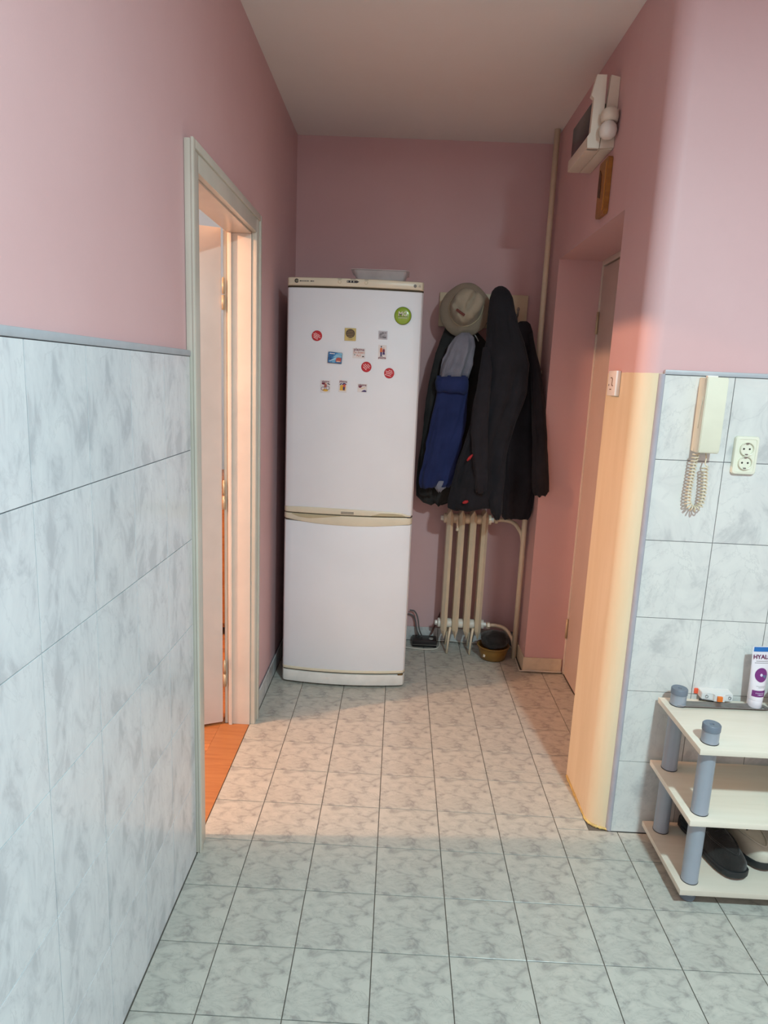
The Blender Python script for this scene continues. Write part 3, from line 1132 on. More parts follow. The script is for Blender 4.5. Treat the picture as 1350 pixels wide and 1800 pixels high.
lathe(bm, [(.017, 1.51), (.0175, 1.515), (.0175, 1.527), (.017, 1.532)], n=14, cap0=True, cap1=True)
mesh_obj('pipe_clamp', bm, RADM, pipe, True)

# ------------------------------------------------------------------ coat rack, hat and coats
RACK = plain('pale_yellow_board', (222, 208, 176), .4, var=.04, scale=8)
STEEL = plain('worn_chrome', (150, 148, 142), .3, .9)
rk = tag(empty('coat_rack', (1.013, YB, 1.82)), 'pale cream wall board with metal hooks behind the hat and coats', 'coat rack')
bm = BM()
box(bm, (-.227, -.020, -.085), (.227, -.001, .085), .003)
mesh_obj('board', bm, RACK, rk, math.radians(35))
for hx in (-.2, -.09, .02, .09, .17):
    bm = BM()
    tube(bm, smooth_path([(hx, -.02, -.02), (hx, -.045, -.03), (hx, -.075, -.02), (hx, -.082, .005)], 4), .0045, 8)
    lathe(bm, [(.0001, .018), (.006, .014), (.0075, .007), (.006, .0), (.0045, -.002)], center=(hx, -.082, .002), n=10)
    tube(bm, smooth_path([(hx, -.02, -.045), (hx, -.035, -.06), (hx, -.045, -.05)], 4), .004, 8)
    box(bm, (hx - .011, -.024, -.065), (hx + .011, -.018, -.008), .002)
    mesh_obj('hook', bm, STEEL, rk, True)


def cloth(name, col, col2, rough=.85, sc=60, bump=.5, sheen=.2):
    t = NT(name)
    v = t.coords()
    t.l(t.ramp(t.noise(v, 9, 4), [(.3, rgb(*col)), (.7, rgb(*col2))]), t.b.inputs['Base Color'])
    t.b.inputs['Roughness'].default_value = rough
    t.b.inputs['Sheen Weight'].default_value = sheen
    t.b.inputs['Specular IOR Level'].default_value = .25
    t.bump(t.noise(v, sc, 5, .65), bump, .004)
    return t.m


BLACKC = cloth('black_coat_cloth', (27, 26, 30), (36, 35, 40), sheen=.05)
BLACKC2 = cloth('dark_charcoal_coat_cloth', (30, 28, 33), (40, 38, 43), sheen=.05)
GREENC = cloth('dark_grey_jacket_cloth', (38, 38, 38), (52, 51, 50), sheen=.05)
NAVYC = cloth('navy_jacket_cloth', (36, 44, 86), (46, 55, 102), sheen=.1)
FLEECE = cloth('grey_fleece', (128, 122, 132), (152, 146, 156), sc=180, bump=.7)
BEIGE = cloth('beige_hat_canvas', (208, 194, 170), (220, 206, 184), sc=120, bump=.25)
REDC = plain('red_tab_cloth', (170, 36, 40), .7)


def garment(rows_, yp, depth, folds, amp, seed, n=44, back=None):
    """closed loft: rows (py, pxl, pxr[, extra depth]) read on the plane y=yp; folds ripple the front"""
    bm = BM()
    rings = []
    # refine the rows so that folds run smoothly
    rows_ = [(*r, 1.0, 0.0)[:5] if len(r) == 3 else ((*r, 0.0) if len(r) == 4 else tuple(r)) for r in rows_]
    fine = []
    for a, b in zip(rows_, rows_[1:]):
        m_ = max(1, int(abs(b[0] - a[0]) / 9))
        for k in range(m_):
            t = k / m_
            fine.append([a[i] + (b[i] - a[i]) * t for i in range(len(a))])
    fine.append(list(rows_[-1]))
    top, bot = fine[0][0], fine[-1][0]
    for r in fine:
        yr = yp + r[4]
        L_, R_ = P(r[1], r[0], 1, yr), P(r[2], r[0], 1, yr)
        dk = r[3]
        u = (r[0] - top) / (bot - top)
        c = (L_ + R_) / 2
        hw = (R_ - L_).length / 2 * (1 + .035 * noise.noise(Vector((u * 7 + seed, seed, 1))))
        ax = (R_ - L_).normalized()
        hd = depth * dk / 2
        ring = []
        for k in range(n):
            th = 2 * math.pi * k / n
            cs, sn = math.cos(th), math.sin(th)
            ex = math.copysign(abs(cs) ** .8, cs)
            ey = math.copysign(abs(sn) ** .75, sn)
            f = 0
            g = min(1, u * 2.2) * (0.55 + .45 * u)
            ph = noise.noise(Vector((u * 3.0, seed * 3.1, 0))) * 1.6
            f += math.sin(folds * cs * 2.2 + ph + seed) * .6
            f += noise.noise(Vector((cs * 2.6 + seed * 7, sn * 1.2, u * 5 + seed))) * 1.1
            f += noise.noise(Vector((cs * 6 + seed * 2, sn * 3, u * 11 - seed))) * .6
            f -= .8 * max(0, 1 - abs(noise.noise(Vector((cs * 1.8 - seed, u * 3.2 + cs * 1.2, seed)))) * 9)
            d = amp * g * f
            front = -1 if ey > 0 else 1
            p = c + ax * (hw * ex * (1 + .0 * f)) + Vector((0, depth / 2 - hd * ey, 0))
            p.y -= d * max(0, ey) * 1.0
            p += ax * (d * .35 * (1 if cs > 0 else -1) * abs(cs))
            p.z += .022 * noise.noise(Vector((cs * 2.2, seed, 9))) * max(0, (u - .85) / .15)
            ring.append(p)
        rings.append(ring)
    loft(bm, rings)
    return bm


def coat(name, label, hook_px, yp):
    o = tag(empty(name, (0, 0, 0)), label, 'coat', 'coats on the wall rack')
    return o


# dark jacket hanging furthest back at the fridge side
ct = coat('jacket', 'dark grey jacket hanging furthest back, between the fridge and the blue jacket', (790, 575), 1.42)
bm = garment([(566, 786, 806, .3), (580, 782, 838, .6), (600, 774, 856, .9), (640, 762, 866), (700, 750, 868), (760, 744, 862), (815, 737, 850), (850, 734, 835), (872, 734, 806), (884, 746, 790, .8), (889, 760, 776, .5)], 1.385, .085, 3, .014, 1.3)
mesh_obj('body', bm, GREENC, ct, True)
bm = garment([(585, 780, 796, .3, .03), (620, 766, 788, .7, .01), (680, 752, 776), (760, 743, 766), (850, 735, 762), (872, 736, 760, .8)], 1.355, .045, 2, .007, 2.2, n=24)
mesh_obj('sleeve', bm, GREENC, ct, True)
bm = BM()
loop = [P(822, 583, 1, 1.375), P(832, 586, 1, 1.375), P(838, 594, 1, 1.37), P(841, 600, 1, 1.37)]
tube(bm, smooth_path(loop, 4), .003, 6)
mesh_obj('hanging_loop', bm, plain('pale_loop_tape', (186, 184, 178), .7), ct, True)

# navy jacket with grey fleece hood lining
ct = coat('jacket', 'navy blue jacket with pale grey fleece hood lining', (820, 590), 1.33)
bm = garment([(660, 768, 823, .6), (676, 766, 825), (690, 768, 824, .9), (740, 757, 819), (790, 746, 810), (830, 738, 802), (850, 736, 796), (858, 738, 788, .8)], 1.292, .05, 2.4, .020, 4.1, n=60)
mesh_obj('body', bm, NAVYC, ct, True)
bm = garment([(584, 812, 826, .3), (592, 800, 834, .7), (608, 788, 837), (630, 778, 833), (652, 771, 828, .9), (666, 770, 824, .6)], 1.282, .062, 3.6, .030, 5.7, n=60)
mesh_obj('hood_lining', bm, FLEECE, ct, True)
bm = garment([(662, 768, 824, .8), (672, 765, 826, 1.05), (684, 766, 825, 1.0), (690, 769, 823, .8)], 1.262, .085, 2, .005, 6.2, n=30)
mesh_obj('collar_band', bm, NAVYC, ct, True)
bm = garment([(846, 762, 786, .8), (858, 764, 784), (864, 769, 776, .6)], 1.30, .035, 2, .004, 3.2, n=20)
mesh_obj('lining_hem', bm, FLEECE, ct, True)

# big black hooded coat
ct = coat('coat', 'long black hooded coat with red zip tabs, its hood peaking over the rack', (882, 505), 1.25)
bm = garment([(501, 878, 886, .25, .05), (504, 872, 892, .45, .05), (510, 867, 898, .65, .04), (522, 863, 904, .85, .03), (545, 860, 908, 1, .02), (575, 857, 915, 1, .01), (600, 855, 924), (640, 848, 932), (690, 838, 926), (740, 830, 908), (780, 819, 896), (820, 804, 889), (850, 795, 886), (880, 788, 885), (893, 789, 884), (898, 800, 884, .8)], 1.145, .085, 2.6, .020, 8.4, n=64)
mesh_obj('body', bm, BLACKC, ct, True)
bm = garment([(610, 850, 862, .3, .04), (650, 844, 866, .7, .015), (700, 835, 862), (760, 828, 858), (820, 832, 857), (862, 836, 857), (868, 838, 854, .7)], 1.105, .055, 2, .010, 9.3, n=24)
mesh_obj('sleeve', bm, BLACKC2, ct, True)
bm = garment([(850, 862, 884, .5, .02), (880, 860, 885), (903, 864, 884), (914, 872, 879, .6)], 1.14, .05, 3, .008, 2.9, n=24)
mesh_obj('front_flap', bm, BLACKC, ct, True)
for a, b, w_ in (((831, 799), (821, 810), .0075), ((813, 884), (823, 881), .009)):
    bm = BM()
    p0, p1 = P(a[0], a[1], 1, 1.122), P(b[0], b[1], 1, 1.122)
    tube(bm, [p0, p0.lerp(p1, .25), p0.lerp(p1, .6), p1], [w_ * .4, w_ * .8, w_, w_ * .5], 8)
    mesh_obj('zip_tab', bm, REDC, ct, True)

# black coat nearest the pipe
ct = coat('coat', 'plain black coat hanging beside the heating pipe, one sleeve over the wall corner', (925, 565), 1.25)
bm = garment([(564, 916, 928, .3), (569, 908, 934, .6), (582, 897, 938, .9), (620, 890, 943), (670, 886, 948), (740, 882, 952), (800, 880, 950), (850, 879, 947), (890, 880, 940), (908, 882, 935), (914, 887, 930, .8)], 1.275, .05, 3.2, .011, 11.7, n=60)
mesh_obj('body', bm, BLACKC2, ct, True)
bm = garment([(585, 930, 938, .3, .125), (620, 932, 945, .7, .115), (650, 935, 953, 1, .10), (710, 937, 960, 1, .06), (780, 938, 966, 1, .02), (840, 938, 968), (866, 938, 968), (872, 942, 963, .7)], 1.125, .06, 2, .012, 13.1, n=30)
mesh_obj('sleeve', bm, BLACKC2, ct, True)

# bucket hat, crown to the camera
hc = P(819, 541, 1, 1.288)
hat = tag(empty('bucket_hat', hc), 'crumpled beige bucket hat hanging on the rack over the coats', 'hat')
hat.rotation_euler = (math.radians(-3), math.radians(4), math.radians(-5))
bm = BM()
prof = []
N_ = 64
rings = []


def hatpt(r, y, a, dent):
    d = dent * noise.noise(Vector((math.cos(a) * .9, math.sin(a) * .9, y * 5 + 2)))
    d += dent * .3 * noise.noise(Vector((math.cos(a) * 3, math.sin(a) * 3, y * 14 + 5)))
    up = max(0.0, .02 - y) / .1
    return Vector(((r + d) * math.cos(a) * (1 - .06 * up), y, (r + d) * math.sin(a) * (1.06 + .10 * up) + .016 * up))


for r, y, dn in ((.116, .085, .012), (.121, .083, .012), (.118, .076, .012), (.10, .045, .010), (.083, .022, .008), (.078, .012, .008), (.077, -.005, .010), (.075, -.025, .014), (.073, -.045, .018), (.070, -.060, .020), (.064, -.072, .020), (.054, -.079, .018), (.042, -.081, .014), (.030, -.080, .010), (.016, -.078, .005), (.001, -.077, .0)):
    ring = []
    for k in range(N_):
        a = 2 * math.pi * k / N_
        p = hatpt(r, y, a, dn)
        if y < -.03:                               # creases pressed into the soft crown
            p.y += .030 * math.exp(-((p.x - .022 - .35 * (p.z - .03)) / .010) ** 2) * max(0, min(1, (p.z + .05) / .05))
            p.y += .020 * math.exp(-((p.x + .030 + .9 * (p.z + .02)) / .012) ** 2)
            p.y += .016 * noise.noise(p * 17 + Vector((1, 2, 3)))
        ring.append(p)
    rings.append(ring)
loft(bm, rings, cap0=False, cap1=True)
bmesh.ops.solidify(bm, geom=bm.faces[:], thickness=.002)
mesh_obj('crown_and_brim', bm, BEIGE, hat, True)
bm = BM()
tube(bm, [hatpt(.0805, .016, 2 * math.pi * k / N_, .007) for k in range(N_)], .0028, 6, closed=True)
mesh_obj('seam_band', bm, cloth('beige_seam', (170, 155, 128), (184, 168, 140)), hat, True)
bm = BM()
box(bm, (-.024, -.002, -.006), (.024, .003, .006), .001)
eb = mesh_obj('emblem', bm, plain('faded_red_stitch', (122, 68, 60), .8, var=.2, scale=200), hat)
eb.location = (-.022, -.080, -.036)
eb.rotation_euler = (math.radians(30), math.radians(30), math.radians(-10))

# ------------------------------------------------------------------ bowl with a dark bundle, power strip, cables
bw = Vector((1.168, 1.352, 0))
bowl = tag(empty('plastic_bowl', bw), 'ochre plastic bowl on the floor under the black bundle by the pipe', 'bowl')
OCH = plain('ochre_plastic', (142, 106, 48), .3, var=.08, scale=14)
bm = BM()
lathe(bm, [(.0005, .002), (.058, .002), (.066, .006), (.078, .05), (.082, .072), (.088, .074), (.088, .077), (.080, .077), (.075, .05), (.062, .009), (.0005, .008)], n=30)
mesh_obj('basin', bm, OCH, bowl, True)
bm = BM()
box(bm, (-.006, -.0008, -.013), (.006, .0008, .013), .0004)
st = mesh_obj('sticker', bm, plain('white_sticker', (216, 206, 190), .5), bowl)
st.location = (-.052, -.053, .038)
st.rotation_euler = (math.radians(-14), 0, math.radians(-44))
BUND = cloth('black_bundle_cloth', (22, 21, 21), (34, 32, 31), rough=.7, sc=70, bump=.7)
bm = BM()
bmesh.ops.create_icosphere(bm, subdivisions=4, radius=1)
for v in bm.verts:
    c = v.co.copy()
    f = 1 + .16 * noise.noise(c * 1.7 + Vector((3, 1, 0))) + .09 * abs(noise.noise(c * 4)) + .03 * noise.noise(c * 11)
    v.co = Vector((c.x * .074 * f, c.y * .07 * f, c.z * .052 * f - c.y * .012))
mesh_obj('dark_bundle', bm, BUND, None, True, loc=(bw.x + .004, bw.y - .004, .106))
tag(bpy.data.objects['dark_bundle'], 'black crumpled bundle of cloth stuffed into the ochre bowl', 'bundle')

BLKP = plain('black_plastic', (22, 22, 24), .35)
GREYC = plain('grey_cable', (96, 92, 92), .5)
WHTC = plain('white_cable', (206, 202, 192), .5)
pw = tag(empty('router_box', (.803, 1.475, 0)), 'flat black electronic box on the floor between fridge and radiator', 'electronic box')
bm = BM()
box(bm, (-.068, -.03, .003), (.068, .055, .042), .006)
mesh_obj('case', bm, BLKP, pw, math.radians(35))
bm = BM()
box(bm, (-.066, -.0315, .016), (.066, -.029, .019))
mesh_obj('chrome_line', bm, STEEL, pw)
bm = BM()
lathe(bm, [(.013, .042), (.013, .046), (.009, .049), (.0003, .049)], n=16)
mesh_obj('round_cap', bm, plain('pale_plug', (150, 146, 140), .4), pw, True, loc=(.036, .0, 0))
for k, (pts, mt, rd) in enumerate((
        ([(.79, 1.50, .045), (.772, 1.49, .09), (.76, 1.51, .15), (.742, 1.53, .18), (.715, 1.53, .185)], GREYC, .004),
        ([(.775, 1.51, .044), (.76, 1.51, .075), (.75, 1.53, .12), (.735, 1.54, .15), (.705, 1.542, .16)], GREYC, .004),
        ([(.695, 1.43, .005), (.75, 1.42, .004), (.81, 1.415, .004), (.865, 1.43, .004), (.885, 1.47, .004), (.89, 1.53, .006)], WHTC, .0035))):
    bm = BM()
    tube(bm, smooth_path([Vector(p) - Vector((.803, 1.475, 0)) for p in pts], 5), rd, 8)
    mesh_obj('cable', bm, mt, pw, True)
c2 = BM()
tube(c2, smooth_path([(.86, 1.542, .008), (.95, 1.536, .012), (1.05, 1.538, .006), (1.15, 1.536, .01), (1.28, 1.53, .006), (1.292, 1.40, .005), (1.2885, 1.25, .006), (1.29, 1.19, .006), (1.33, 1.182, .012), (1.42, 1.178, .012), (1.5, 1.180, .012)], 6), .0035, 8)
tag(mesh_obj('floor_cable', c2, WHTC, None, True), 'thin white cable running along the skirting behind the radiator', 'cable')
bm = BM()
tube(bm, smooth_path([(.84, 1.52, .05), (.86, 1.535, .10), (.885, 1.545, .16), (.9, 1.548, .2)], 5), .005, 8)
mesh_obj('plug_cable', bm, plain('brown_cable', (96, 66, 60), .6), pw, True, loc=-Vector((.803, 1.475, 0)))

# ------------------------------------------------------------------ box above the entrance door, plaque
BOXW = plain('yellowed_white_board', (226, 214, 196), .45, var=.04, scale=9, bump=.15)
BX0, BX1, BY0, BY1, BZ0 = 1.216, XR, .47, .76, 2.272
mb = tag(empty('wall_cabinet', (XR, .615, BZ0)), 'old white wooden meter box with dark side panel above the entrance door', 'wall cabinet')
MO = Vector((XR, .615, BZ0))


def mpart(name, a, b, mat, bev=.004):
    return bx(name, Vector(a) - MO, Vector(b) - MO, mat, mb, bev)


mpart('bottom_board', (BX0, BY0 + .012, BZ0), (BX1 - .045, BY1, BZ0 + .042), BOXW)
mpart('bottom_board', (BX1 - .044, BY0 + .012, BZ0), (BX1 - .001, BY1, BZ0 + .03), BOXW)
mpart('dark_panel', (BX0 + .008, BY0 + .02, BZ0 + .04), (BX0 + .02, BY1 - .004, BZ0 + .155), plain('dark_glass_panel', (42, 38, 40), .25))
mpart('back_box', (BX0 + .02, BY0 + .02, BZ0 + .03), (BX1 - .002, BY1 - .01, BZ0 + .15), plain('dark_inner_board', (58, 52, 50), .7))
bm = BM()
# front end board, tall on the left, cut back at the top corner
prism(bm, [(BX0 - MO.x, 0), (BX1 - .052 - MO.x, 0), (BX1 - .045 - MO.x, .115), (BX1 - .047 - MO.x, .232), (BX0 + .012 - MO.x, .232), (BX0 - .002 - MO.x, .166), (BX0 + .008 - MO.x, .158), (BX0 + .006 - MO.x, .05), (BX0 - .003 - MO.x, .036)], 1, BY0 - MO.y, BY0 + .022 - MO.y)
mesh_obj('end_board', bm, BOXW, mb)
bm = BM()
prism(bm, [(BX1 - .05 - MO.x, 0), (BX1 - .001 - MO.x, .004), (BX1 - .001 - MO.x, .226), (BX1 - .032 - MO.x, .232), (BX1 - .040 - MO.x, .115)], 1, BY0 - MO.y, BY0 + .02 - MO.y)
mesh_obj('end_board', bm, BOXW, mb)
bm = BM()
lathe(bm, [(.0003, .118), (.018, .117), (.028, .108), (.03, .09), (.027, .076), (.02, .074)], n=20)
mesh_obj('lamp_holder', bm, BOXW, mb, True, loc=(-.032, BY0 - .03 - MO.y, 0))
bm = BM()
lathe(bm, [(.0003, .018), (.014, .02), (.026, .03), (.030, .046), (.027, .062), (.017, .074), (.012, .08)], n=20)
mesh_obj('globe', bm, plain('white_glass_globe', (232, 226, 216), .25), mb, True, loc=(-.034, BY0 - .032 - MO.y, 0))
bm = BM()
box(bm, (-.018, BY0 - .035 - MO.y, .075), (-.004, BY0 + .005 - MO.y, .115), .003)
mesh_obj('bracket', bm, BOXW, mb)

pq = tag(empty('wooden_plaque', (XR, .517, 2.155)), 'small ochre wooden plaque on the pink wall under the white meter box', 'plaque')
bm = BM()
pp = [(-.054, -.085), (-.046, -.094), (.044, -.094), (.054, -.084), (.056, .088), (.046, .094), (-.048, .094), (-.056, .086)]
prism(bm, pp, 0, -.016, -.001)
mesh_obj('panel', bm, OCHREWOOD, pq)
bm = BM()
prism(bm, [(.012, -.03), (.04, -.02), (.044, .03), (.036, .07), (.018, .05)], 0, -.0185, -.0155)
mesh_obj('dark_relief', bm, plain('dark_relief_wood', (86, 56, 34), .5), pq)
bm = BM()
prism(bm, [(-.04, -.08), (-.03, -.08), (-.03, .08), (-.04, .08)], 0, -.0185, -.0155)
mesh_obj('light_edge', bm, plain('honey_wood', (190, 132, 58), .4), pq)

# ------------------------------------------------------------------ light switch on the pillar
sw = tag(empty('light_switch', (XR, .163, 1.473)), 'white push switch on the rounded cream pillar', 'switch')
SWM = plain('white_switch_plastic', (238, 234, 228), .35, var=.01)
bm = BM()
box(bm, (-.016, -.042, -.040), (-.0005, .042, .040), .003)
mesh_obj('plate', bm, SWM, sw, math.radians(35))
bm = BM()
hk = [(-.0165, -.018, -.008), (-.0165, -.008, -.006), (-.0165, -.008, .012), (-.0165, -.002, .017), (-.0165, .01, .017)]
tube(bm, smooth_path(hk, 3), .0014, 6)
mesh_obj('printed_mark', bm, plain('brown_mark', (96, 72, 52), .6), sw)
bm = BM()
box(bm, (-.0168, .024, -.009), (-.0155, .028, -.003))
box(bm, (-.0168, -.003, -.021), (-.0155, .014, -.0185))
mesh_obj('printed_mark', bm, plain('brown_mark', (96, 72, 52), .6), sw)

# ------------------------------------------------------------------ intercom handset
YT = YF - .0116                                   # face of the right-hand wall tiles
ICM = plain('ivory_intercom_plastic', (226, 222, 200), .4, var=.015)
ic = tag(empty('intercom_phone', (1.507, YT, 1.283)), 'ivory wall intercom phone with coiled cord on grey tiles', 'intercom')
IO = Vector((1.507, YT, 1.283))
HW = .030
base_p = [(-.0005, .002), (-.020, .001), (-.024, .020), (-.033, .075), (-.0395, .13), (-.041, .165), (-.041, .214), (-.0005, .216)]
bm = BM()
prism(bm, base_p, 0, -HW + .001, HW - .001)
bmesh.ops.bevel(bm, geom=[e for e in bm.edges], offset=.0015, segments=2, affect='EDGES')
mesh_obj('base', bm, ICM, ic, math.radians(40))
hand_p = [(-.0215, .001), (-.052, .0), (-.057, .012), (-.0575, .21), (-.054, .217), (-.043, .217), (-.043, .165), (-.0415, .135), (-.037, .085), (-.0265, .025)]
bm = BM()
prism(bm, hand_p, 0, -HW, HW)
bmesh.ops.bevel(bm, geom=[e for e in bm.edges], offset=.002, segments=2, affect='EDGES')
mesh_obj('handset', bm, ICM, ic, math.radians(40))
bm = BM()
box(bm, (-.012, -.014, .216), (.018, -.001, .222), .001)
mesh_obj('top_bracket', bm, SWM, ic)
bm = BM()
prism(bm, [(-.0405, .162), (-.037, .14), (-.028, .07), (-.031, .07), (-.0385, .13), (-.043, .162)], 0, -HW - .0012, -HW + .004)
mesh_obj('slot_highlight', bm, plain('ivory_highlight', (236, 230, 208), .4), ic)  # pale sliver: highlight along the handset gap, put into the colour
cpath = smooth_path([(-.024, -.03, -.002), (-.0255, -.027, -.03), (-.027, -.025, -.075), (-.029, -.024, -.125), (-.024, -.024, -.158), (-.006, -.024, -.170), (.010, -.024, -.158), (.0145, -.024, -.12), (.0125, -.025, -.08), (.0085, -.026, -.042)], 40)
hel = []
acc = 0.0
for i, p in enumerate(cpath):
    if i:
        acc += (p - cpath[i - 1]).length
    t = (cpath[min(i + 1, len(cpath) - 1)] - cpath[max(i - 1, 0)]).normalized()
    u = t.cross(Vector((0, 1, 0))).normalized()
    w = t.cross(u)
    ph = 2 * math.pi * acc / .0098
    hel.append(p + (u * math.cos(ph) + w * math.sin(ph)) * .0085)
bm = BM()
tube(bm, hel, .0021, 5)
crd = mesh_obj('coiled_cord', bm, plain('cream_cord', (224, 210, 182), .45), ic, True)
bm = BM()
tube(bm, smooth_path([hel[-1], (.008, -.027, -.034), (.011, -.022, -.018), (.013, -.012, -.006), (.013, -.010, .004)], 5), .0019, 6)
mesh_obj('cord_end', bm, plain('cream_cord', (224, 210, 182), .45), ic, True)

# ------------------------------------------------------------------ double socket
sk = tag(empty('power_socket', (1.6375, YT, 1.278)), 'cream double power socket on the tiles beside the intercom', 'socket')
SKM = plain('cream_socket_plastic', (232, 230, 210), .35, var=.01)
HOLE = plain('socket_shadow_hole', (40, 36, 32), .6)
bm = BM()


def rrz(hx, hz, r, y, n=4, cz=0.0):
    return [(x, y, z + cz) for x, z, _ in rrect(hx, hz, r, 0, n)]


loft(bm, [rrz(.0355, .0565, .009, -.0005), rrz(.0355, .0565, .009, -.008), rrz(.0335, .0545, .009, -.0115), rrz(.027, .048, .006, -.0125), rrz(.0265, .0475, .006, -.011)])
mesh_obj('plate', bm, SKM, sk, math.radians(30))
for cz in (.0195, -.0215):
    bm = BM()
    lathe(bm, [(.0208, -.0105), (.0208, -.0165), (.0198, -.0175), (.0185, -.0168), (.0180, -.0114), (.0002, -.0114)], axis='Y', n=30)
    for v in bm.verts:
        v.co.z += cz
    wl = mesh_obj('socket_well', bm, SKM, sk, math.radians(40))
    for hx, hz, r in ((-.0085, 0, .0028), (.0085, 0, .0028)):
        bm = BM()
        lathe(bm, [(r, -.0113), (r, -.0122), (.0002, -.0122)], axis='Y', n=10)
        mesh_obj('pin_hole', bm, HOLE, wl, loc=(hx, 0, cz + hz))
    for s in (-1, 1):
        bx('earth_clip', (-.0035, -.0155, cz + s * .0160 - .0018), (.0035, -.0113, cz + s * .0160 + .0018), STEEL, wl)

# ------------------------------------------------------------------ shoe rack
SRX0, SRX1, SRY0, SRY1 = 1.471, 2.08, -.388, -.078
sr = tag(empty('shoe_rack', (1.77, -.233, 0)), 'three-shelf pale wood shoe rack with silver tube posts against the tiles', 'shoe rack')
SO = Vector((1.77, -.233, 0))
SILT = plain('silver_tube_paint', (158, 166, 176), .38, .25, var=.02)
CAPM = plain('grey_cap_plastic', (112, 122, 134), .45, var=.02)
ZS = (.0595, .281, .5)
for z in ZS:
    bx('shelf', Vector((SRX0, SRY0, z - .017)) - SO, Vector((SRX1, SRY1, z)) - SO, PALEWOOD, sr, .0015)
for px_ in (1.515, 2.035):
    for py_ in (-.343, -.121):
        for a, b in ((.022, ZS[0] - .017), (ZS[0], ZS[1] - .017), (ZS[1], ZS[2] - .017), (ZS[2], .538)):
            bm = BM()
            lathe(bm, [(.0232, a + .0002), (.0238, a + .002), (.0238, a + .004), (.0232, a + .005), (.0232, b - .0002)], n=26, cap0=True, cap1=True)
            mesh_obj('post', bm, SILT, sr, math.radians(40), loc=(px_ - SO.x, py_ - SO.y, 0))
        bm = BM()
        lathe(bm, [(.0245, .536), (.0245, .5525), (.0225, .555), (.0205, .5545), (.0195, .5535), (.006, .5535), (.005, .5505), (.0002, .5505)], n=26, cap0=True)
        mesh_obj('post_cap', bm, CAPM, sr, math.radians(40), loc=(px_ - SO.x, py_ - SO.y, 0))
        bm = BM()
        lathe(bm, [(.0002, .0008), (.017, .0008), (.0215, .004), (.0235, .012), (.0235, .0225)], n=26, cap1=True)
        mesh_obj('foot', bm, CAPM, sr, math.radians(40), loc=(px_ - SO.x, py_ - SO.y, 0))
        for z in ZS:
            bm = BM()
            lathe(bm, [(.0243, z + .0002), (.0245, z + .0022), (.0234, z + .0026)], n=26)
            mesh_obj('post_ring', bm, BLKP, sr, True, loc=(px_ - SO.x, py_ - SO.y, 0))
ZT = ZS[2]
# things lying on the top shelf
p = P(1245, 1233, 2, ZT)
BRK = cb = tag(empty('circuit_breaker', (p.x + .022, p.y + .012, ZT), math.radians(-4)), 'small white circuit breaker with orange toggle lying on the shoe rack', 'circuit breaker')
CBM = plain('white_breaker_plastic', (222, 224, 222), .4, var=.02)
ORG = plain('orange_plastic', (232, 120, 40), .4)
bm = BM()
# side profile (x along, y towards the camera is negative)
prism(bm, [(-.041, -.018), (-.012, -.021), (-.010, -.029), (.018, -.029), (.020, -.021), (.043, -.018), (.045, .030), (-.043, .030)], 2, .0075, .0255)
bmesh.ops.bevel(bm, geom=bm.edges[:], offset=.0012, segments=2, affect='EDGES')
mesh_obj('case', bm, CBM, cb, math.radians(40))
bm = BM()
box(bm, (-.004, -.035, .010), (.010, -.027, .023), .0015)
mesh_obj('toggle', bm, ORG, cb, math.radians(40))
bm = BM()
box(bm, (-.052, .008, .010), (-.040, .028, .024), .002)
mesh_obj('release_clip', bm, plain('coral_plastic', (232, 96, 66), .4), cb, math.radians(40))
for x in (-.028, .034):
    bm = BM()
    lathe(bm, [(.0038, -.0215), (.0038, -.0165), (.0002, -.0165)], center=(x, 0, .0165), axis='Y', n=12)
    mesh_obj('terminal_hole', bm, HOLE, cb)
bm = BM()
tube(bm, smooth_path([(-.045, -.012, .0035), (-.035, -.016, .006), (-.02, -.018, .006), (-.008, -.018, .0035)], 4), .0025, 6)
mesh_obj('wire_clip', bm, plain('dark_metal', (70, 70, 70), .4, .6), cb, True)

BRK.scale = (1.12, 1.12, 1.25)
# shoehorn: shallow metal trough
STL = plain('brushed_steel_dull', (150, 148, 144), .35, .75, var=.05, scale=60)
hl, hr = P(1183, 1240, 2, ZT), P(1352, 1247, 2, ZT)
sh = tag(empty('shoehorn', (hl.x, hl.y, ZT)), 'long grey metal shoehorn lying along the top of the shoe rack', 'shoehorn')
ang = math.atan2(hr.y - hl.y, hr.x - hl.x)
sh.rotation_euler = (0, 0, ang)
ln_ = .30
bm = BM()
rings = []
for k in range(31):
    u = k / 30
    x = ln_ * u
    hw = .019 * min(1, math.sqrt(max(0.0004, 1 - (1 - min(1, u / .10)) ** 2))) * (1 - .10 * math.sin(math.pi * u)) * min(1, math.sqrt(max(.003, (1 - u) / .07)))
    row_ = []
    for j in range(9):
        s_ = -1 + 2 * j / 8
        row_.append((x, s_ * hw, .0012 + .0055 * s_ * s_ * (hw / .0165)))
    for j in range(8, -1, -1):
        s_ = -1 + 2 * j / 8
        row_.append((x, s_ * hw * .96, .0026 + .0055 * s_ * s_ * (hw / .0165)))
    rings.append(row_)
loft(bm, rings)
mesh_obj('blade', bm, STL, sh, math.radians(50))
bm = BM()
lathe(bm, [(.0062, .0), (.0068, .0015), (.0055, .002)], n=16)
mesh_obj('hang_hole_rim', bm, STL, sh, True, loc=(.278, 0, .003))

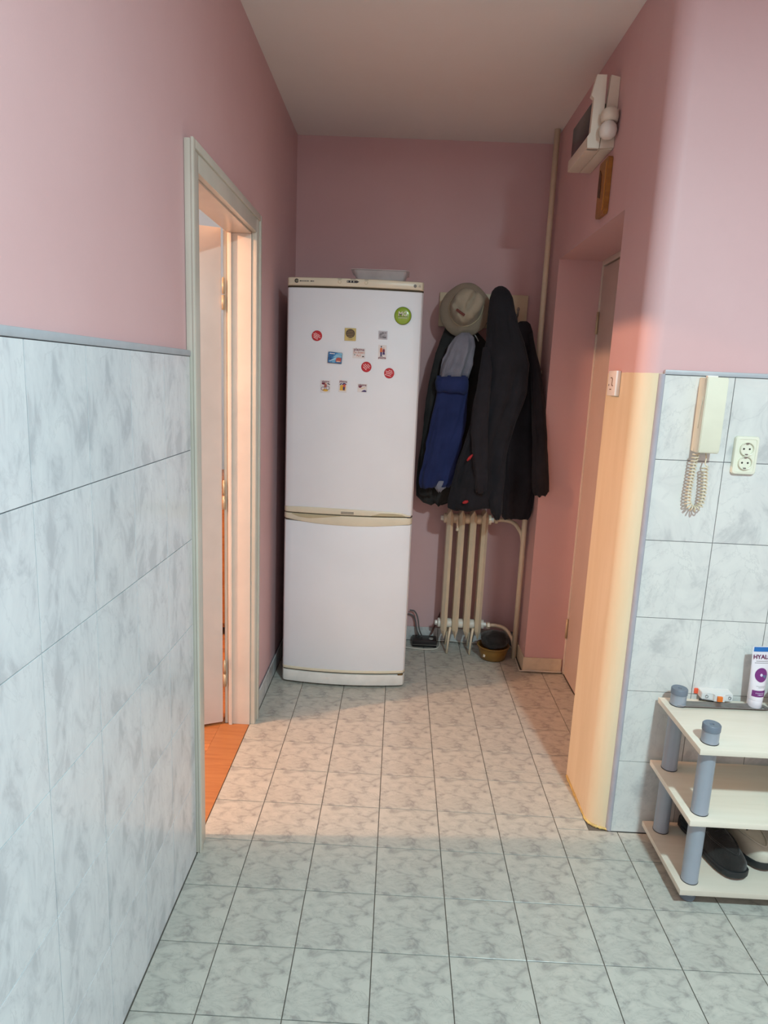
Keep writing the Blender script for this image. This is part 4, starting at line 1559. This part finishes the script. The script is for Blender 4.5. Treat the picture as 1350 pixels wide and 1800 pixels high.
# cream tube, standing on its cap
tb = P(1334, 1228, 1, -.105)
tube_o = tag(empty('cream_tube', (1.757, -.108, ZT), math.radians(5)), 'white cosmetic tube with blue crimp and violet print standing on its cap', 'tube')
TBW = plain('white_tube_plastic', (232, 226, 232), .35, var=.01)
VIO = plain('violet_tube_print', (118, 46, 118), .4, var=.05)
BLU = plain('blue_tube_print', (36, 110, 182), .4)
bm = BM()
lathe(bm, [(.0002, .001), (.0205, .001), (.0215, .003), (.0215, .026), (.0205, .028), (.0002, .028)], n=28)
mesh_obj('cap', bm, TBW, tube_o, math.radians(40))


def tub_ring(z):
    u = max(0, min(1, (z - .028) / .15))
    a, b = .0222 + (.0315 - .0222) * u, .0222 * (1 - u) + .0016 * u
    return [(a * math.cos(t), b * math.sin(t), z) for t in [2 * math.pi * k / 32 for k in range(32)]]


def tub_y(x, z):
    u = max(0, min(1, (z - .028) / .15))
    a, b = .0222 + (.0315 - .0222) * u, .0222 * (1 - u) + .0016 * u
    return -b * math.sqrt(max(0, 1 - (x / a) ** 2))


bm = BM()
loft(bm, [tub_ring(.028 + .15 * k / 14) for k in range(15)] + [tub_ring(.198)])
mesh_obj('body', bm, TBW, tube_o, math.radians(50))


def wrap(name, x0, x1, z0, z1, mat, nx=10, nz=6, dz=None, parent=None):
    """thin printed patch that follows the tube"""
    bm_ = BM()
    g = [[bm_.verts.new((x0 + (x1 - x0) * i / nx, tub_y(x0 + (x1 - x0) * i / nx, z0 + (z1 - z0) * j / nz + (dz(x0 + (x1 - x0) * i / nx) if dz else 0)) - .0006,
                         z0 + (z1 - z0) * j / nz + (dz(x0 + (x1 - x0) * i / nx) if dz else 0))) for j in range(nz + 1)] for i in range(nx + 1)]
    for i in range(nx):
        for j in range(nz):
            bm_.faces.new((g[i][j], g[i + 1][j], g[i + 1][j + 1], g[i][j + 1]))
    return mesh_obj(name, bm_, mat, tube_o, True)


wrap('blue_band', -.0285, .0285, .182, .197, BLU)
wrap('violet_band', -.0205, .0205, .040, .060, VIO)
text('HYALU', .0185, plain('plum_print', (110, 40, 84), .4), tube_o, (0.0, -.0056, .166), rot=(math.radians(80), 0, 0), extrude=.0002, bold=.0003)
wrap('printed_line', -.018, .022, .1515, .153, FRS)
wrap('printed_line', -.022, .022, .146, .1473, FRS)
bm = BM()
g0 = []
for rr in (0, .004, .008, .012, .016, .0195):
    ring = []
    for k in range(28):
        a = 2 * math.pi * k / 28
        x, z = rr * math.cos(a), .109 + rr * 1.15 * math.sin(a)
        ring.append(bm.verts.new((x + .001, tub_y(x, z) - .0007 - .0001 * rr, z)))
    g0.append(ring)
for i in range(5):
    for k in range(28):
        f = bm.faces.new((g0[i][k], g0[i][(k + 1) % 28], g0[i + 1][(k + 1) % 28], g0[i + 1][k]))
        f.material_index = 1 if i < 1 else (2 if (6 <= k or k > 26) and k in (0, 1, 2, 3, 25, 26, 27) and i < 4 else 0)
mesh_obj('violet_disc', bm, [VIO, plain('pale_lilac_print', (214, 206, 226), .4), plain('slate_print', (96, 108, 140), .4)], tube_o, True)
wrap('printed_word', -.012, .014, .0505, .0535, plain('pale_lilac_print', (214, 206, 226), .4), 6, 1)
wrap('printed_word', -.006, .012, .0455, .0478, plain('pale_lilac_print', (214, 206, 226), .4), 6, 1)
wrap('printed_line', -.012, .016, .073, .0738, FRS, 6, 1)
wrap('printed_line', -.006, .014, .069, .0698, FRS, 6, 1)

# bottle next to the tube, cut by the frame edge
bt = tag(empty('small_bottle', (1.825, -.115, ZT)), 'small dark bottle beside the white tube on the shoe rack', 'bottle')
bm = BM()
lathe(bm, [(.0002, .001), (.022, .001), (.024, .004), (.024, .055), (.018, .068), (.011, .073), (.011, .08)], n=24)
mesh_obj('flask', bm, plain('brown_glass', (96, 76, 62), .2), bt, True)
bm = BM()
lathe(bm, [(.013, .078), (.013, .096), (.011, .098), (.0002, .098)], n=20, cap0=True)
mesh_obj('cap', bm, BLKP, bt, math.radians(40))


# ------------------------------------------------------------------ shoes on the lowest shelf
def shoe(name, label, loc, rz, upper, sole, trim, length=.27, group=None):
    """toe points to local -y; origin under the heel end on the shelf"""
    o = tag(empty(name, loc, rz), label, 'shoe', group)
    hl_ = [(0.0, .028), (.06, .033), (.13, .030), (.20, .041), (.27, .046), (.33, .043), (.38, .032), (.40, .012)]

    def width(u):
        u = u * .40
        for (a, wa), (b, wb) in zip(hl_, hl_[1:]):
            if u <= b:
                t_ = (u - a) / (b - a)
                t_ = t_ * t_ * (3 - 2 * t_)
                return wa + (wb - wa) * t_
        return hl_[-1][1]
    us = [0, .02, .06, .14, .25, .38, .5, .62, .73, .82, .89, .94, .975, .993, 1.0]

    def w_(u):
        if u < .08:
            return width(.08) * math.sqrt(max(.02, 1 - ((.08 - u) / .08) ** 2))
        if u > .88:
            return width(.88) * math.sqrt(max(.02, 1 - ((u - .88) / .12) ** 2))
        return width(u)
    bm = BM()
    rings = []
    for u in us:
        y = -length * u
        w = w_(u) + .003
        t0 = .003 + .010 * max(0, (u - .75) / .25) ** 2
        t1 = .026 + .006 * max(0, (u - .75) / .25) ** 2 + (.006 if u < .3 else 0)
        rings.append([(-w * .92, y, t0), (-w, y, t0 + .004), (-w, y, t1 - .003), (-w * .95, y, t1), (w * .95, y, t1), (w, y, t1 - .003), (w, y, t0 + .004), (w * .92, y, t0)])
    loft(bm, rings)
    mesh_obj('sole', bm, sole, o, math.radians(50))
    hts = [.075, .082, .088, .085, .078, .076, .072, .066, .058, .050, .043, .037, .031, .025, .02]
    bm = BM()
    rings = []
    for u, h in zip(us, hts):
        y = -length * (u * .97 + .012)
        w = w_(u) * .97
        base = .024 + .006 * max(0, (u - .75) / .25) ** 2
        ring = []
        nn = 18
        for k in range(nn + 1):
            a = math.pi * k / nn
            wob = .0015 * noise.noise(Vector((u * 9, math.cos(a) * 3, length * 40)))
            ring.append((w * math.copysign(abs(math.cos(a)) ** .7, math.cos(a)), y, base + (h) * math.sin(a) ** .85 + wob))
        rings.append(ring)
    loft(bm, rings)
    up_ = mesh_obj('upper', bm, upper, o, math.radians(60))
    # dark foot opening, tongue and laces
    bm = BM()
    rr = []
    for k in range(20):
        a = 2 * math.pi * k / 20
        yy = -length * .22 + length * .17 * math.sin(a)
        rr.append((.026 * math.cos(a), yy, .105 + .004 * math.cos(2 * a) - .006 * (1 if math.sin(a) < -.5 else 0)))
    tube(bm, rr, .0055, 7, closed=True)
    mesh_obj('collar', bm, trim, o, True)
    bm = BM()
    for k in range(4):
        y = -length * (.46 + .07 * k)
        z = .102 - .0045 * k
        tube(bm, smooth_path([(-.022, y, z - .012), (-.01, y - .003, z + .001), (.01, y + .002, z + .001), (.022, y - .002, z - .012)], 3), .0024, 6)
    mesh_obj('laces', bm, trim, o, True)
    bm = BM()
    sm = []
    for k in range(25):
        a = math.pi * k / 24
        sx_, u_ = math.cos(a), .55 + .36 * math.sin(a)
        i_ = max(q for q in range(len(us) - 1) if us[q] <= u_)
        h_ = hts[i_] + (hts[i_ + 1] - hts[i_]) * (u_ - us[i_]) / (us[i_ + 1] - us[i_])
        ww = w_(u_) * .97
        xx = sx_ * ww * .80
        ca = min(.999, abs(xx) / ww) ** (1 / .7)
        sm.append((xx, -length * (u_ * .97 + .012), .026 + h_ * (math.sqrt(1 - ca * ca)) ** .85 + .001))
    tube(bm, sm, .0028, 6)
    mesh_obj('toe_seam', bm, upper, o, True)
    bm = BM()
    loft(bm, [[(-w_(u) - .0042, -length * u, z) for z in (.016, .020)] + [(-w_(u) - .002, -length * u, z) for z in (.020, .016)] for u in us[3:11]])
    loft(bm, [[(w_(u) + .0042, -length * u, z) for z in (.016, .020)] + [(w_(u) + .002, -length * u, z) for z in (.020, .016)] for u in us[3:11]])
    mesh_obj('welt', bm, trim, o)
    return o


ZB = ZS[0]
SUEDE = cloth('black_nubuck', (26, 25, 24), (40, 38, 36), sc=90, bump=.5)
RUBB = plain('black_rubber_sole', (32, 36, 38), .55, var=.06)
BLKL = plain('black_lace', (30, 29, 30), .8)
CREAM = cloth('cream_shoe_leather', (190, 182, 166), (206, 198, 182), rough=.55, sc=60, bump=.2, sheen=0)
t0 = P(1303, 1553, 2, ZB)
TOE = Vector((t0.x, t0.y + .004, ZB))
rz = math.radians(12)
for k, (dx, lab, u_, s_, tr) in enumerate(((0.0, 'worn black nubuck shoe on the lowest shelf next to the silver post', SUEDE, RUBB, BLKL),
                                           (.106, 'cream leather shoe with black sole on the lowest shelf beside the black shoe', CREAM, RUBB, BLKL))):
    L_ = .275
    toe = TOE + Vector((dx, .045 * (k > 0), 0))
    heel = toe + Vector((-math.sin(rz), math.cos(rz), 0)) * L_ * 1.0
    heel.x = toe.x - L_ * math.sin(-rz) * -1
    shoe('shoe', lab, (toe.x - L_ * math.sin(rz), toe.y + L_ * math.cos(rz), ZB), rz, u_, s_, tr, L_)

# ------------------------------------------------------------------ cabinet behind the open door, seen through the hinge gap
kc = tag(empty('wooden_cabinet', (-.45, 1.65, 0)), 'brown wooden cabinet with rows of dark holes behind the open door', 'cabinet')
KO = Vector((-.45, 1.65, 0))
bx('body', (-.34, -.2, .06), (.34, .2, .86), BROWNWOOD, kc, .004)
bx('top', (-.36, -.22, .86), (.36, .2, .89), BROWNWOOD, kc, .004)
for s in (-1, 1):
    dr = bx('door', (-.335 if s < 0 else .005, -.218, .09), (-.005 if s < 0 else .335, -.2, .84), BROWNWOOD, kc, .003)
    for c in range(8):
        for r in range(9):
            bm = BM()
            lathe(bm, [(.009, -.2185), (.009, -.2172), (.0003, -.2172)], center=((-.30 if s < 0 else .045) + c * .036, 0, .2 + r * .06), axis='Y', n=8)
            if c in (5, 6, 7) and s > 0:
                mesh_obj('vent_hole', bm, HOLE, dr)
            else:
                bm.free()
for x in (-.3, .3):
    for y in (-.16, .16):
        bx('leg', (x - .025, y - .025, .002), (x + .025, y + .025, .06), BROWNWOOD, kc, .002)
